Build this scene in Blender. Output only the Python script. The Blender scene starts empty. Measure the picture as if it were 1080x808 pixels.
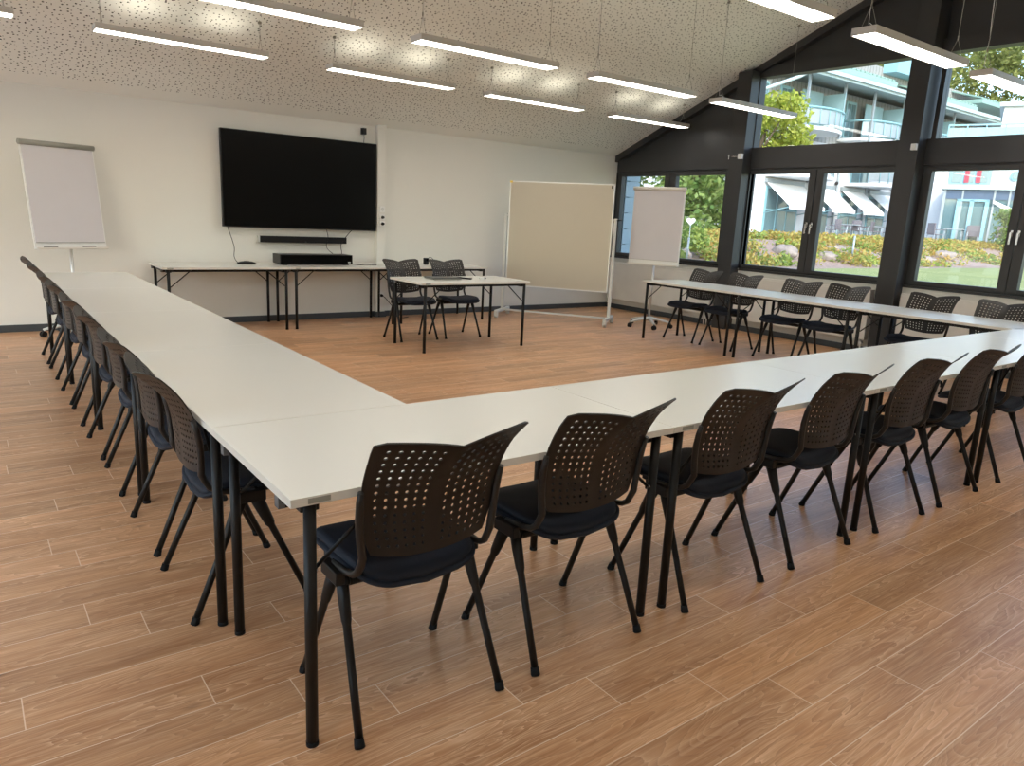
import bpy, math, random
from mathutils import Vector, Matrix
R = math.radians
sc = bpy.context.scene
col = sc.collection
rnd = random.Random(7)

# ------------------------------------------------------------------ materials
def new_mat(name):
    m = bpy.data.materials.new(name); m.use_nodes = True
    nt = m.node_tree
    return m, nt, nt.nodes['Principled BSDF']

def N(nt, typ, **kw):
    n = nt.nodes.new(typ)
    for k, v in kw.items():
        if k in ('operation', 'data_type', 'blend_type', 'feature', 'noise_dimensions', 'voronoi_dimensions', 'wave_type', 'bands_direction'):
            setattr(n, k, v)
    return n

def math_node(nt, op, a, b=None, c=None):
    n = nt.nodes.new('ShaderNodeMath'); n.operation = op
    for i, v in enumerate((a, b, c)):
        if v is None: continue
        if isinstance(v, (int, float)): n.inputs[i].default_value = v
        else: nt.links.new(v, n.inputs[i])
    return n.outputs[0]

def mix_col(nt, f, a, b):
    n = nt.nodes.new('ShaderNodeMix'); n.data_type = 'RGBA'
    def put(s, v):
        if isinstance(v, tuple): s.default_value = (*v[:3], 1)
        elif isinstance(v, (int, float)): s.default_value = v
        else: nt.links.new(v, s)
    put(n.inputs[0], f); put(n.inputs[6], a); put(n.inputs[7], b)
    return n.outputs[2]

def mat(name, colr, rough=0.5, metal=0.0, spec=0.5, var=0.06, vscale=6.0, bump=0.0, bscale=120.0, transl=0.0):
    m, nt, p = new_mat(name)
    tc = nt.nodes.new('ShaderNodeTexCoord')
    nz = nt.nodes.new('ShaderNodeTexNoise'); nz.inputs['Scale'].default_value = vscale; nz.inputs['Detail'].default_value = 4
    nt.links.new(tc.outputs['Object'], nz.inputs['Vector'])
    c2 = tuple(min(1, c * (1 + var)) for c in colr); c1 = tuple(c * (1 - var) for c in colr)
    nt.links.new(mix_col(nt, nz.outputs[0], c1, c2), p.inputs['Base Color'])
    p.inputs['Roughness'].default_value = rough; p.inputs['Metallic'].default_value = metal
    p.inputs['Specular IOR Level'].default_value = spec
    if bump:
        b = nt.nodes.new('ShaderNodeBump'); b.inputs['Strength'].default_value = bump; b.inputs['Distance'].default_value = 0.002
        n2 = nt.nodes.new('ShaderNodeTexNoise'); n2.inputs['Scale'].default_value = bscale; n2.inputs['Detail'].default_value = 3
        nt.links.new(tc.outputs['Object'], n2.inputs['Vector'])
        nt.links.new(n2.outputs[0], b.inputs['Height']); nt.links.new(b.outputs[0], p.inputs['Normal'])
    return m

def emit_mat(name, colr, strength):
    m, nt, p = new_mat(name)
    p.inputs['Base Color'].default_value = (*colr, 1)
    p.inputs['Emission Color'].default_value = (*colr, 1)
    p.inputs['Emission Strength'].default_value = strength
    return m

def glass_mat(name, tint=(0.97, 0.99, 0.99), refl=0.08):
    m, nt, p = new_mat(name)
    nt.nodes.remove(p)
    out = nt.nodes['Material Output']
    t = nt.nodes.new('ShaderNodeBsdfTransparent'); t.inputs[0].default_value = (*tint, 1)
    g = nt.nodes.new('ShaderNodeBsdfGlossy'); g.inputs['Roughness'].default_value = 0.01
    fr = nt.nodes.new('ShaderNodeFresnel'); gi = nt.nodes.new('ShaderNodeNewGeometry')
    nt.links.new(math_node(nt, 'MULTIPLY_ADD', gi.outputs['Backfacing'], 1 / 1.45 - 1.45, 1.45), fr.inputs[0])
    mx = nt.nodes.new('ShaderNodeMixShader')
    nt.links.new(fr.outputs[0], mx.inputs[0]); nt.links.new(t.outputs[0], mx.inputs[1]); nt.links.new(g.outputs[0], mx.inputs[2])
    nt.links.new(mx.outputs[0], out.inputs[0])
    return m

def floor_mat():
    m, nt, p = new_mat('oak_vinyl_planks')
    tc = nt.nodes.new('ShaderNodeTexCoord')
    sp = nt.nodes.new('ShaderNodeSeparateXYZ'); nt.links.new(tc.outputs['Object'], sp.inputs[0])
    x, y = sp.outputs[0], sp.outputs[1]
    PW, PL = 0.165, 1.0
    rowf = math_node(nt, 'DIVIDE', math_node(nt, 'SUBTRACT', y, 0.044), PW)
    row = math_node(nt, 'FLOOR', rowf)
    fr_y = math_node(nt, 'SUBTRACT', rowf, row)
    wn = nt.nodes.new('ShaderNodeTexWhiteNoise'); wn.noise_dimensions = '1D'
    nt.links.new(row, wn.inputs['W'])
    offs = math_node(nt, 'ADD', math_node(nt, 'MULTIPLY', row, 0.29), math_node(nt, 'MULTIPLY', wn.outputs[0], 0.25))
    colf = math_node(nt, 'ADD', math_node(nt, 'DIVIDE', x, PL), offs)
    colm = math_node(nt, 'FLOOR', colf)
    fr_x = math_node(nt, 'SUBTRACT', colf, colm)
    cmb = nt.nodes.new('ShaderNodeCombineXYZ'); nt.links.new(row, cmb.inputs[0]); nt.links.new(colm, cmb.inputs[1])
    w2 = nt.nodes.new('ShaderNodeTexWhiteNoise'); w2.noise_dimensions = '3D'; nt.links.new(cmb.outputs[0], w2.inputs['Vector'])
    # grain coordinates: stretched along the plank, shifted per plank
    sh = nt.nodes.new('ShaderNodeVectorMath'); sh.operation = 'SCALE'; sh.inputs['Scale'].default_value = 13.0
    nt.links.new(w2.outputs['Color'], sh.inputs[0])
    ad = nt.nodes.new('ShaderNodeVectorMath'); ad.operation = 'ADD'
    nt.links.new(tc.outputs['Object'], ad.inputs[0]); nt.links.new(sh.outputs[0], ad.inputs[1])
    def noise(vec, scale, detail, rough=0.5, dist=0.0):
        n = nt.nodes.new('ShaderNodeTexNoise'); n.inputs['Scale'].default_value = scale; n.inputs['Detail'].default_value = detail
        n.inputs['Roughness'].default_value = rough; n.inputs['Distortion'].default_value = dist
        nt.links.new(vec, n.inputs['Vector']); return n.outputs[0]
    def mapped(sx, sy):
        q = nt.nodes.new('ShaderNodeMapping'); q.inputs['Scale'].default_value = (sx, sy, 1.0)
        nt.links.new(ad.outputs[0], q.inputs[0]); return q.outputs[0]
    big = noise(mapped(1.0, 7.5), 1.25, 2.5, 0.45, 0.55)
    ripple = noise(mapped(16.0, 60.0), 1.0, 2)
    fine = noise(mapped(4.0, 130.0), 1.0, 5, 0.7)
    soft = noise(mapped(1.6, 11.0), 1.0, 3)
    n2o = fine
    dark, mid, light = (0.16, 0.062, 0.025), (0.47, 0.235, 0.105), (0.80, 0.55, 0.35)
    base_c = mix_col(nt, math_node(nt, 'MULTIPLY_ADD', soft, 2.7, -0.85), (0.33, 0.145, 0.060), (0.62, 0.345, 0.175))
    c = mix_col(nt, 0.35, base_c, mid)
    # cathedral rings: light and dark contour lines of the broad noise
    ph = math_node(nt, 'MULTIPLY', math_node(nt, 'ADD', big, math_node(nt, 'MULTIPLY', ripple, 0.03)), 21.0)
    saw = math_node(nt, 'FRACT', ph)
    ringl = math_node(nt, 'POWER', saw, 5.0)
    mask = math_node(nt, 'MULTIPLY_ADD', noise(mapped(2.4, 9.0), 1.0, 2), 3.4, -1.25)
    mc = nt.nodes.new('ShaderNodeClamp'); nt.links.new(mask, mc.inputs[0])
    c = mix_col(nt, math_node(nt, 'MULTIPLY', math_node(nt, 'MULTIPLY', ringl, mc.outputs[0]), 0.75), c, light)
    ringd = math_node(nt, 'POWER', math_node(nt, 'SUBTRACT', 1.0, saw), 4.0)
    c = mix_col(nt, math_node(nt, 'MULTIPLY', ringd, 0.26), c, dark)
    # fine pores
    pc = nt.nodes.new('ShaderNodeClamp'); nt.links.new(math_node(nt, 'MULTIPLY_ADD', fine, 3.2, -1.45), pc.inputs[0])
    c = mix_col(nt, math_node(nt, 'MULTIPLY', pc.outputs[0], 0.62), c, light)
    pd = nt.nodes.new('ShaderNodeClamp'); nt.links.new(math_node(nt, 'MULTIPLY_ADD', fine, -4.0, 1.55), pd.inputs[0])
    c = mix_col(nt, math_node(nt, 'MULTIPLY', pd.outputs[0], 0.62), c, dark)
    # occasional knots
    vo = nt.nodes.new('ShaderNodeTexVoronoi'); vo.inputs['Scale'].default_value = 1.0; nt.links.new(mapped(2.3, 5.2), vo.inputs['Vector'])
    kc = nt.nodes.new('ShaderNodeClamp'); nt.links.new(math_node(nt, 'MULTIPLY_ADD', vo.outputs['Distance'], -7.5, 0.72), kc.inputs[0])
    c = mix_col(nt, math_node(nt, 'MULTIPLY', kc.outputs[0], 0.85), c, (0.10, 0.045, 0.022))
    hsv = nt.nodes.new('ShaderNodeHueSaturation'); nt.links.new(c, hsv.inputs['Color'])
    nt.links.new(math_node(nt, 'MULTIPLY_ADD', w2.outputs[0], 0.30, 0.92), hsv.inputs['Value'])
    # bevel lines
    ey = math_node(nt, 'MULTIPLY', math_node(nt, 'MINIMUM', fr_y, math_node(nt, 'SUBTRACT', 1.0, fr_y)), PW)
    ex = math_node(nt, 'MULTIPLY', math_node(nt, 'MINIMUM', fr_x, math_node(nt, 'SUBTRACT', 1.0, fr_x)), PL)
    e = math_node(nt, 'MINIMUM', ey, ex)
    line = math_node(nt, 'LESS_THAN', e, 0.0017)
    c = mix_col(nt, math_node(nt, 'MULTIPLY', line, 0.85), hsv.outputs[0], (0.84, 0.68, 0.52))
    nt.links.new(c, p.inputs['Base Color'])
    nt.links.new(math_node(nt, 'MULTIPLY_ADD', n2o, 0.14, 0.27), p.inputs['Roughness'])
    p.inputs['Specular IOR Level'].default_value = 0.5
    b = nt.nodes.new('ShaderNodeBump'); b.inputs['Strength'].default_value = 0.12; b.inputs['Distance'].default_value = 0.001
    nt.links.new(math_node(nt, 'SUBTRACT', n2o, math_node(nt, 'MULTIPLY', line, 0.8)), b.inputs['Height'])
    nt.links.new(b.outputs[0], p.inputs['Normal'])
    return m

def ceiling_mat():
    m, nt, p = new_mat('perforated_acoustic_board')
    tc = nt.nodes.new('ShaderNodeTexCoord')
    sp = nt.nodes.new('ShaderNodeSeparateXYZ'); nt.links.new(tc.outputs['Object'], sp.inputs[0])
    cm = nt.nodes.new('ShaderNodeCombineXYZ'); nt.links.new(sp.outputs[0], cm.inputs[0])
    nt.links.new(math_node(nt, 'MULTIPLY', sp.outputs[1], 1.08), cm.inputs[1])
    def holes(scale, rad, jitter, seed):
        ofs = nt.nodes.new('ShaderNodeVectorMath'); ofs.operation = 'ADD'; ofs.inputs[1].default_value = (seed, seed * 1.7, 0)
        nt.links.new(cm.outputs[0], ofs.inputs[0])
        v = nt.nodes.new('ShaderNodeTexVoronoi'); v.voronoi_dimensions = '2D'; v.inputs['Scale'].default_value = scale
        v.inputs['Randomness'].default_value = jitter
        nt.links.new(ofs.outputs[0], v.inputs['Vector'])
        s = nt.nodes.new('ShaderNodeSeparateXYZ'); nt.links.new(v.outputs['Color'], s.inputs[0])
        thr = math_node(nt, 'MULTIPLY_ADD', s.outputs[0], rad, rad * 0.75)
        return math_node(nt, 'LESS_THAN', v.outputs['Distance'], thr)
    h = holes(20.5, 0.11, 0.85, 3.1)
    y, x = sp.outputs[1], sp.outputs[0]
    ok = math_node(nt, 'MULTIPLY', math_node(nt, 'LESS_THAN', y, 9.337 - 0.19), math_node(nt, 'LESS_THAN', x, 9.02 - 0.07))
    h = math_node(nt, 'MULTIPLY', h, ok)
    nt.links.new(mix_col(nt, h, (0.82, 0.83, 0.785), (0.04, 0.04, 0.035)), p.inputs['Base Color'])
    p.inputs['Roughness'].default_value = 0.9; p.inputs['Specular IOR Level'].default_value = 0.2
    return m

def wall_mat(name, colr):
    m = mat(name, colr, rough=0.85, spec=0.25, var=0.025, vscale=1.5, bump=0.5, bscale=90)
    return m

def siding_mat(name, colr):
    m, nt, p = new_mat(name)
    tc = nt.nodes.new('ShaderNodeTexCoord')
    sp = nt.nodes.new('ShaderNodeSeparateXYZ'); nt.links.new(tc.outputs['Object'], sp.inputs[0])
    f = math_node(nt, 'FRACT', math_node(nt, 'MULTIPLY', sp.outputs[0], 2.6))
    g = math_node(nt, 'LESS_THAN', f, 0.22)
    nt.links.new(mix_col(nt, g, colr, tuple(c * 0.62 for c in colr)), p.inputs['Base Color'])
    p.inputs['Roughness'].default_value = 0.8
    return m

def lawn_mat():
    m, nt, p = new_mat('garden_ground')
    tc = nt.nodes.new('ShaderNodeTexCoord')
    n1 = nt.nodes.new('ShaderNodeTexNoise'); n1.inputs['Scale'].default_value = 0.9; n1.inputs['Detail'].default_value = 8
    n2 = nt.nodes.new('ShaderNodeTexNoise'); n2.inputs['Scale'].default_value = 14; n2.inputs['Detail'].default_value = 5
    for n in (n1, n2): nt.links.new(tc.outputs['Object'], n.inputs['Vector'])
    g = mix_col(nt, n1.outputs[0], (0.08, 0.13, 0.03), (0.20, 0.24, 0.06))
    g = mix_col(nt, math_node(nt, 'MULTIPLY', n2.outputs[0], 0.6), g, (0.40, 0.38, 0.14))
    s = mix_col(nt, n2.outputs[0], (0.12, 0.075, 0.05), (0.42, 0.31, 0.25))
    sp = nt.nodes.new('ShaderNodeSeparateXYZ'); nt.links.new(tc.outputs['Object'], sp.inputs[0])
    k = math_node(nt, 'GREATER_THAN', math_node(nt, 'ADD', sp.outputs[1], n1.outputs[0]), 10.9)
    c = mix_col(nt, k, g, s)
    k2 = math_node(nt, 'GREATER_THAN', sp.outputs[1], 14.6)
    c = mix_col(nt, k2, c, (0.34, 0.33, 0.32))
    nt.links.new(c, p.inputs['Base Color']); p.inputs['Roughness'].default_value = 0.95
    return m

def leaf_mat(name, c1, c2, c3=None):
    m, nt, p = new_mat(name)
    gi = nt.nodes.new('ShaderNodeNewGeometry')
    c = mix_col(nt, gi.outputs['Random Per Island'], c1, c2)
    nt.links.new(c, p.inputs['Base Color']); p.inputs['Roughness'].default_value = 0.6
    out = nt.nodes['Material Output']
    t = nt.nodes.new('ShaderNodeBsdfTranslucent'); nt.links.new(c, t.inputs[0])
    mx = nt.nodes.new('ShaderNodeMixShader'); mx.inputs[0].default_value = 0.45
    nt.links.new(p.outputs[0], mx.inputs[1]); nt.links.new(t.outputs[0], mx.inputs[2]); nt.links.new(mx.outputs[0], out.inputs[0])
    return m

M = {}
M['floor'] = floor_mat()
M['ceiling'] = ceiling_mat()
M['wall'] = wall_mat('white_wallpaper', (0.71, 0.70, 0.65))
M['wall_low'] = wall_mat('cream_wall', (0.64, 0.62, 0.57))
M['dark'] = mat('anthracite_paint', (0.036, 0.036, 0.037), rough=0.42, var=0.05, spec=0.4)
M['base'] = mat('slate_baseboard', (0.045, 0.052, 0.058), rough=0.5)
M['laminate'] = mat('white_laminate', (0.72, 0.72, 0.67), rough=0.27, var=0.01, vscale=2)
M['edge'] = mat('pale_edge_band', (0.66, 0.63, 0.57), rough=0.5)
M['black'] = mat('black_powder_coat', (0.006, 0.0055, 0.005), rough=0.45, var=0.1, spec=0.3)
M['plastic'] = mat('black_chair_plastic', (0.010, 0.0075, 0.006), rough=0.45, var=0.1, spec=0.45, bump=0.1, bscale=900)
M['fabric'] = mat('dark_navy_fabric', (0.0065, 0.0105, 0.021), rough=0.8, var=0.2, vscale=60, bump=0.4, bscale=700)
M['rubber'] = mat('black_rubber', (0.006, 0.006, 0.006), rough=0.7, spec=0.2)
M['cap'] = mat('grey_end_cap', (0.10, 0.105, 0.11), rough=0.5)
M['alu'] = mat('brushed_aluminium', (0.62, 0.62, 0.60), rough=0.35, metal=0.7)
M['chrome'] = mat('satin_steel', (0.6, 0.6, 0.6), rough=0.25, metal=1.0)
M['lightgrey'] = mat('light_grey_paint', (0.56, 0.57, 0.55), rough=0.42)
M['fixture'] = mat('white_fixture_paint', (0.60, 0.58, 0.54), rough=0.5)
M['paper'] = mat('flip_paper', (0.60, 0.585, 0.61), rough=0.8, var=0.02)
M['greybar'] = mat('grey_bar', (0.27, 0.27, 0.235), rough=0.5)
M['board'] = mat('whiteboard_enamel', (0.47, 0.43, 0.34), rough=0.28, var=0.01)
M['screen'] = mat('screen_glass', (0.002, 0.002, 0.002), rough=0.22, var=0.0, spec=0.12)
M['gloss'] = mat('black_gloss_plastic', (0.006, 0.006, 0.007), rough=0.35, spec=0.3)
M['radiator'] = mat('radiator_enamel', (0.74, 0.72, 0.68), rough=0.4)
M['white'] = mat('white_plastic', (0.75, 0.75, 0.73), rough=0.45)
M['glass'] = glass_mat('window_glass')
M['diffuser'] = emit_mat('lamp_diffuser', (1.0, 0.955, 0.87), 10.0)
M['uplight'] = emit_mat('lamp_uplight', (1.0, 0.92, 0.76), 6.0)
M['red'] = mat('red_textile', (0.34, 0.05, 0.07), rough=0.8)
M['yellow'] = mat('yellow_marker', (0.7, 0.5, 0.05), rough=0.5)
# outside
M['render'] = mat('white_render', (0.56, 0.58, 0.58), rough=0.9, var=0.02)
M['siding'] = siding_mat('grey_board_siding', (0.27, 0.28, 0.265))
M['roof'] = mat('pale_metal_roof', (0.36, 0.46, 0.45), rough=0.5)
M['roofgreen'] = mat('green_metal_roof', (0.20, 0.32, 0.27), rough=0.5)
M['galv'] = mat('galvanised_steel', (0.28, 0.32, 0.33), rough=0.45, metal=0.3)
M['turq'] = mat('turquoise_frame', (0.20, 0.38, 0.42), rough=0.45)
M['bluepanel'] = mat('blue_panel', (0.06, 0.10, 0.16), rough=0.4)
M['awning'] = mat('white_awning_cloth', (0.86, 0.86, 0.84), rough=0.9)
M['pane'] = mat('outdoor_pane', (0.10, 0.17, 0.18), rough=0.06, spec=0.8)
M['milk'] = mat('milky_glass', (0.22, 0.35, 0.37), rough=0.3)
M['cladding'] = mat('pale_blue_cladding', (0.30, 0.39, 0.45), rough=0.6)
M['lawn'] = lawn_mat()
M['rock'] = mat('garden_rock', (0.26, 0.22, 0.19), rough=0.95, var=0.6, vscale=5, bump=1.0, bscale=20)
M['heath'] = leaf_mat('heath_leaves', (0.42, 0.25, 0.06), (0.42, 0.40, 0.09))
M['heath2'] = leaf_mat('bush_leaves', (0.14, 0.24, 0.05), (0.36, 0.42, 0.08))
M['leaf_y'] = leaf_mat('yellow_green_leaves', (0.24, 0.32, 0.03), (0.42, 0.44, 0.07))
M['leaf_g'] = leaf_mat('green_leaves', (0.09, 0.18, 0.035), (0.27, 0.35, 0.09))
M['leaf_o'] = leaf_mat('olive_leaves', (0.11, 0.15, 0.03), (0.30, 0.33, 0.09))
M['bark'] = mat('bark', (0.12, 0.09, 0.06), rough=0.95, var=0.4)
M['wicker'] = mat('grey_wicker', (0.13, 0.12, 0.13), rough=0.8)

# ------------------------------------------------------------------ mesh builder
class MB:
    def __init__(s): s.v = []; s.f = []; s.m = []; s.sm = []
    def add(s, vs, fs, mi=0, smooth=False):
        b = len(s.v); s.v += [tuple(v) for v in vs]
        for f in fs: s.f.append(tuple(i + b for i in f)); s.m.append(mi); s.sm.append(smooth)
        return s
    def box(s, x0, x1, y0, y1, z0, z1, mi=0, mtx=None):
        vs = [Vector((x, y, z)) for z in (z0, z1) for y in (y0, y1) for x in (x0, x1)]
        if mtx is not None: vs = [mtx @ v for v in vs]
        return s.add(vs, [(0, 2, 3, 1), (4, 5, 7, 6), (0, 1, 5, 4), (2, 6, 7, 3), (0, 4, 6, 2), (1, 3, 7, 5)], mi)
    def tube(s, pts, r, n=10, mi=0, flat=None):
        pts = [Vector(p) for p in pts]
        rs = r if isinstance(r, (list, tuple)) else [r] * len(pts)
        rings = []
        ref = None
        for i, p in enumerate(pts):
            d = (pts[min(i + 1, len(pts) - 1)] - pts[max(i - 1, 0)]).normalized()
            if ref is None:
                ref = Vector((1, 0, 0)) if abs(d.x) < 0.8 else Vector((0, 1, 0))
            a = (ref - d * ref.dot(d)).normalized(); b = d.cross(a); ref = a
            rr = rs[i]
            ra, rb = (rr, rr) if not isinstance(rr, tuple) else rr
            rings.append([p + a * (ra * math.cos(2 * math.pi * k / n)) + b * (rb * math.sin(2 * math.pi * k / n)) for k in range(n)])
        vs = [q for g in rings for q in g]; fs = []
        for i in range(len(pts) - 1):
            for k in range(n):
                fs.append((i * n + k, i * n + (k + 1) % n, (i + 1) * n + (k + 1) % n, (i + 1) * n + k))
        s.add(vs, fs, mi, True)
        b = len(s.v) - len(vs)
        s.f.append(tuple(b + k for k in reversed(range(n)))); s.m.append(mi); s.sm.append(False)
        s.f.append(tuple(b + (len(pts) - 1) * n + k for k in range(n))); s.m.append(mi); s.sm.append(False)
        return s
    def prism(s, poly, axis, a, b, mi=0):
        # poly: list of 2D points; axis 'x' -> (y,z) extruded in x, 'y' -> (x,z), 'z' -> (x,y)
        def P(p, t):
            return {'x': (t, p[0], p[1]), 'y': (p[0], t, p[1]), 'z': (p[0], p[1], t)}[axis]
        n = len(poly)
        vs = [P(p, a) for p in poly] + [P(p, b) for p in poly]
        fs = [tuple(reversed(range(n))), tuple(range(n, 2 * n))] + [(i, (i + 1) % n, n + (i + 1) % n, n + i) for i in range(n)]
        return s.add(vs, fs, mi)
    def ball(s, c, r, nu=12, nv=8, mi=0, sc_=(1, 1, 1), jit=0, rn=None):
        vs = []; fs = []
        for j in range(nv + 1):
            th = math.pi * j / nv
            for i in range(nu):
                ph = 2 * math.pi * i / nu
                k = 1 + (rn.uniform(-jit, jit) if rn else 0)
                vs.append((c[0] + r * sc_[0] * k * math.sin(th) * math.cos(ph), c[1] + r * sc_[1] * k * math.sin(th) * math.sin(ph), c[2] + r * sc_[2] * k * math.cos(th)))
        for j in range(nv):
            for i in range(nu):
                fs.append((j * nu + i, (j + 1) * nu + i, (j + 1) * nu + (i + 1) % nu, j * nu + (i + 1) % nu))
        return s.add(vs, fs, mi, True)
    def build(s, name, mats, parent=None, bevel=0.0, fix=True, mods=()):
        me = bpy.data.meshes.new(name)
        me.from_pydata(s.v, [], s.f); me.update()
        if not isinstance(mats, (list, tuple)): mats = [mats]
        for m in mats: me.materials.append(m)
        me.polygons.foreach_set('material_index', s.m)
        me.polygons.foreach_set('use_smooth', s.sm)
        if fix:
            import bmesh
            bm = bmesh.new(); bm.from_mesh(me); bmesh.ops.recalc_face_normals(bm, faces=bm.faces); bm.to_mesh(me); bm.free()
        o = bpy.data.objects.new(name, me); col.objects.link(o)
        if parent is not None: o.parent = parent
        if bevel:
            b = o.modifiers.new('Bevel', 'BEVEL'); b.width = bevel; b.segments = 2; b.limit_method = 'ANGLE'; b.angle_limit = R(40)
        return o

def tag(o, label=None, cat=None, group=None, kind=None):
    if label: o['label'] = label
    if cat: o['category'] = cat
    if group: o['group'] = group
    if kind: o['kind'] = kind
    return o

def thing(name, label, cat, loc=(0, 0, 0), rz=0.0, group=None, kind=None):
    o = bpy.data.objects.new(name, None); col.objects.link(o)
    o.empty_display_size = 0.1
    o.location = loc; o.rotation_euler = (0, 0, rz)
    return tag(o, label, cat, group, kind)

def dup(root, loc, rz, label=None, group=None):
    r = root.copy(); col.objects.link(r); r.location = loc; r.rotation_euler = (0, 0, rz)
    if label: r['label'] = label
    if group: r['group'] = group
    for ch in list(root.children):
        c = ch.copy(); col.objects.link(c); c.parent = r
        for g in list(ch.children):
            d = g.copy(); col.objects.link(d); d.parent = c
    return r

def spline(pts, t):
    # monotone piecewise interpolation through (t, value) pairs, smoothed
    if t <= pts[0][0]: return pts[0][1]
    for (a, va), (b, vb) in zip(pts, pts[1:]):
        if t <= b:
            k = (t - a) / (b - a)
            return va + (vb - va) * k
    return pts[-1][1]

# ------------------------------------------------------------------ the room
YB, XR, XL, YF = 9.337, 9.02, -2.8, -0.437
EAVE, SL = 2.52, 0.41
YR = (YB + YF) / 2
def roof_z(y): return EAVE + SL * ((YB - y) if y > YR else (y - YF))
ZR = roof_z(YR)
S = lambda o: tag(o, kind='structure')

mb = MB(); mb.box(XL - .1, XR + .06, YF - .1, YB + .1, -.12, 0)
S(mb.build('floor', M['floor']))
mb = MB(); mb.box(XL - .2, XR + .3, YB, YB + .25, -.12, EAVE + .02)
S(mb.build('wall_back', M['wall']))
mb = MB(); mb.box(XL - .2, XR + .3, YF - .25, YF, -.12, EAVE + .02)
S(mb.build('wall_front', M['wall']))
# ceiling: two slopes, with thickness; overhang past the gable
for nm, ya, yb in (('ceiling', YB, YR), ('ceiling_front', YF, YR)):
    mb = MB()
    mb.prism([(ya, roof_z(ya)), (yb, roof_z(yb)), (yb, roof_z(yb) + .12), (ya, roof_z(ya) + .12)], 'x', XL - .2, XR + .02)
    o = S(mb.build('ceiling', M['ceiling']))
for ya, sgn in ((YB, 1), (YF, -1)):
    mb = MB()
    yo = ya + sgn * .5
    zo = EAVE - SL * .5
    mb.prism([(yo, zo + .13), (YR, ZR + .13), (YR, ZR + .33), (yo, zo + .33)], 'x', XL - .5, XR + .32)
    S(mb.build('roof', M['dark']))
# left wall with three glazed openings
mb = MB()
ops = [(0.1, 3.0), (3.2, 6.1), (6.3, 9.1)]
mb.prism([(YF, 2.35), (YB, 2.35), (YB, EAVE), (YR, ZR), (YF, EAVE)], 'x', XL - .2, XL)
ys = [YF] + [v for p in ops for v in p] + [YB]
for a, b in zip(ys[::2], ys[1::2]): mb.box(XL - .2, XL, a, b, -.1, 2.35)
for a, b in ops: mb.box(XL - .2, XL, a, b, -.1, 0.12)
S(mb.build('wall_left', M['wall']))
wn = 5
for a, b in ops:
    w = thing('window_%d' % wn, None, None, kind='structure'); wn += 1
    f = MB(); c = (a + b) / 2
    for y0, y1 in ((a, a + .07), (c - .05, c + .05), (b - .07, b)): f.box(XL - .14, XL - .06, y0, y1, .12, 2.35)
    for z0, z1 in ((.12, .19), (2.28, 2.35)): f.box(XL - .14, XL - .06, a, b, z0, z1)
    f.build('frame', M['dark'], w)
    for y0, y1 in ((a + .07, c - .05), (c + .05, b - .07)):
        MB().box(XL - .104, XL - .098, y0, y1, .19, 2.28).build('pane', M['glass'], w)
# baseboards
S(MB().box(XL, 4.575, YB - .018, YB, 0, .075).box(4.575, 4.735, YB - .09, YB, 0, .075).box(4.735, XR, YB - .018, YB, 0, .075).build('baseboard_back', M['base']))
S(MB().box(XR - .018, XR, YF, YB - .018, 0, .075).build('baseboard_right', M['base']))
# cable duct on the back wall
S(MB().box(4.592, 4.717, YB - .075, YB, .075, EAVE + .02).build('trim_1', M['wall'], bevel=.004))

# right gable wall
S(MB().box(XR, XR + .28, YF, YB, -.12, .865).build('wall_right', M['wall_low']))
mb = MB()
GX0, GX1 = XR + .01, XR + .17
# dark panels above the windows, horizontal beams
mb.prism([(6.87, 2.45), (YB, 2.45), (YB, EAVE + .05), (6.87, roof_z(6.87) + .05)], 'x', GX0 + .07, GX1)
mb.prism([(YF, EAVE + .05), (YF, 2.45), (2.0, 2.45), (2.0, roof_z(2.0) + .05)], 'x', GX0 + .07, GX1)
mb.prism([(2.0, 3.55), (6.87, 3.55), (6.87, roof_z(6.87) + .05), (YR, ZR + .05), (2.0, roof_z(2.0) + .05)], 'x', GX0 + .07, GX1)
S(mb.build('wall_gable', M['dark']))
mb = MB()
mb.box(GX0, GX1, YF, YB - .03, 2.265, 2.475); mb.box(GX0 + .02, GX1, 6.87, 8.9, 2.475, 2.53)
mb.box(GX0, GX1 - .01, 2.0, 6.87, 2.475, 2.545)
mb.box(GX0, GX1, 2.0, 6.87, 3.46, 3.60)
S(mb.build('trim_2', M['dark']))
mb = MB()
for a, b in ((YB, YR), (YF, YR)):
    mb.prism([(a, roof_z(a) + .03), (b, roof_z(b) + .03), (b, roof_z(b) - .10), (a, roof_z(a) - .10)], 'x', XR - .03, GX1 - .02)
S(mb.build('trim_3', M['dark']))
# window sill board
S(MB().box(XR - .012, GX1, YF, YB, .855, .882).build('trim_4', M['dark']))
# posts
for i, yc in enumerate((6.785, 4.425, 2.065)):
    zt = roof_z(yc + .11) + .01
    o = MB().box(XR - .17, XR + .10, yc - .115, yc + .115, 0, zt).build('column', M['dark'], bevel=.004)
    o.name = 'trim_%d' % (5 + i); S(o)

def handle(parent, x, y, z):
    h = MB().box(x - .03, x, y - .013, y + .013, z - .035, z + .035).box(x - .055, x - .028, y - .009, y + .009, z - .012, z + .012)
    h.box(x - .06, x - .042, y - .011, y + .011, z - .115, z + .012)
    return h.build('handle', M['chrome'], parent, bevel=.003)

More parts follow.
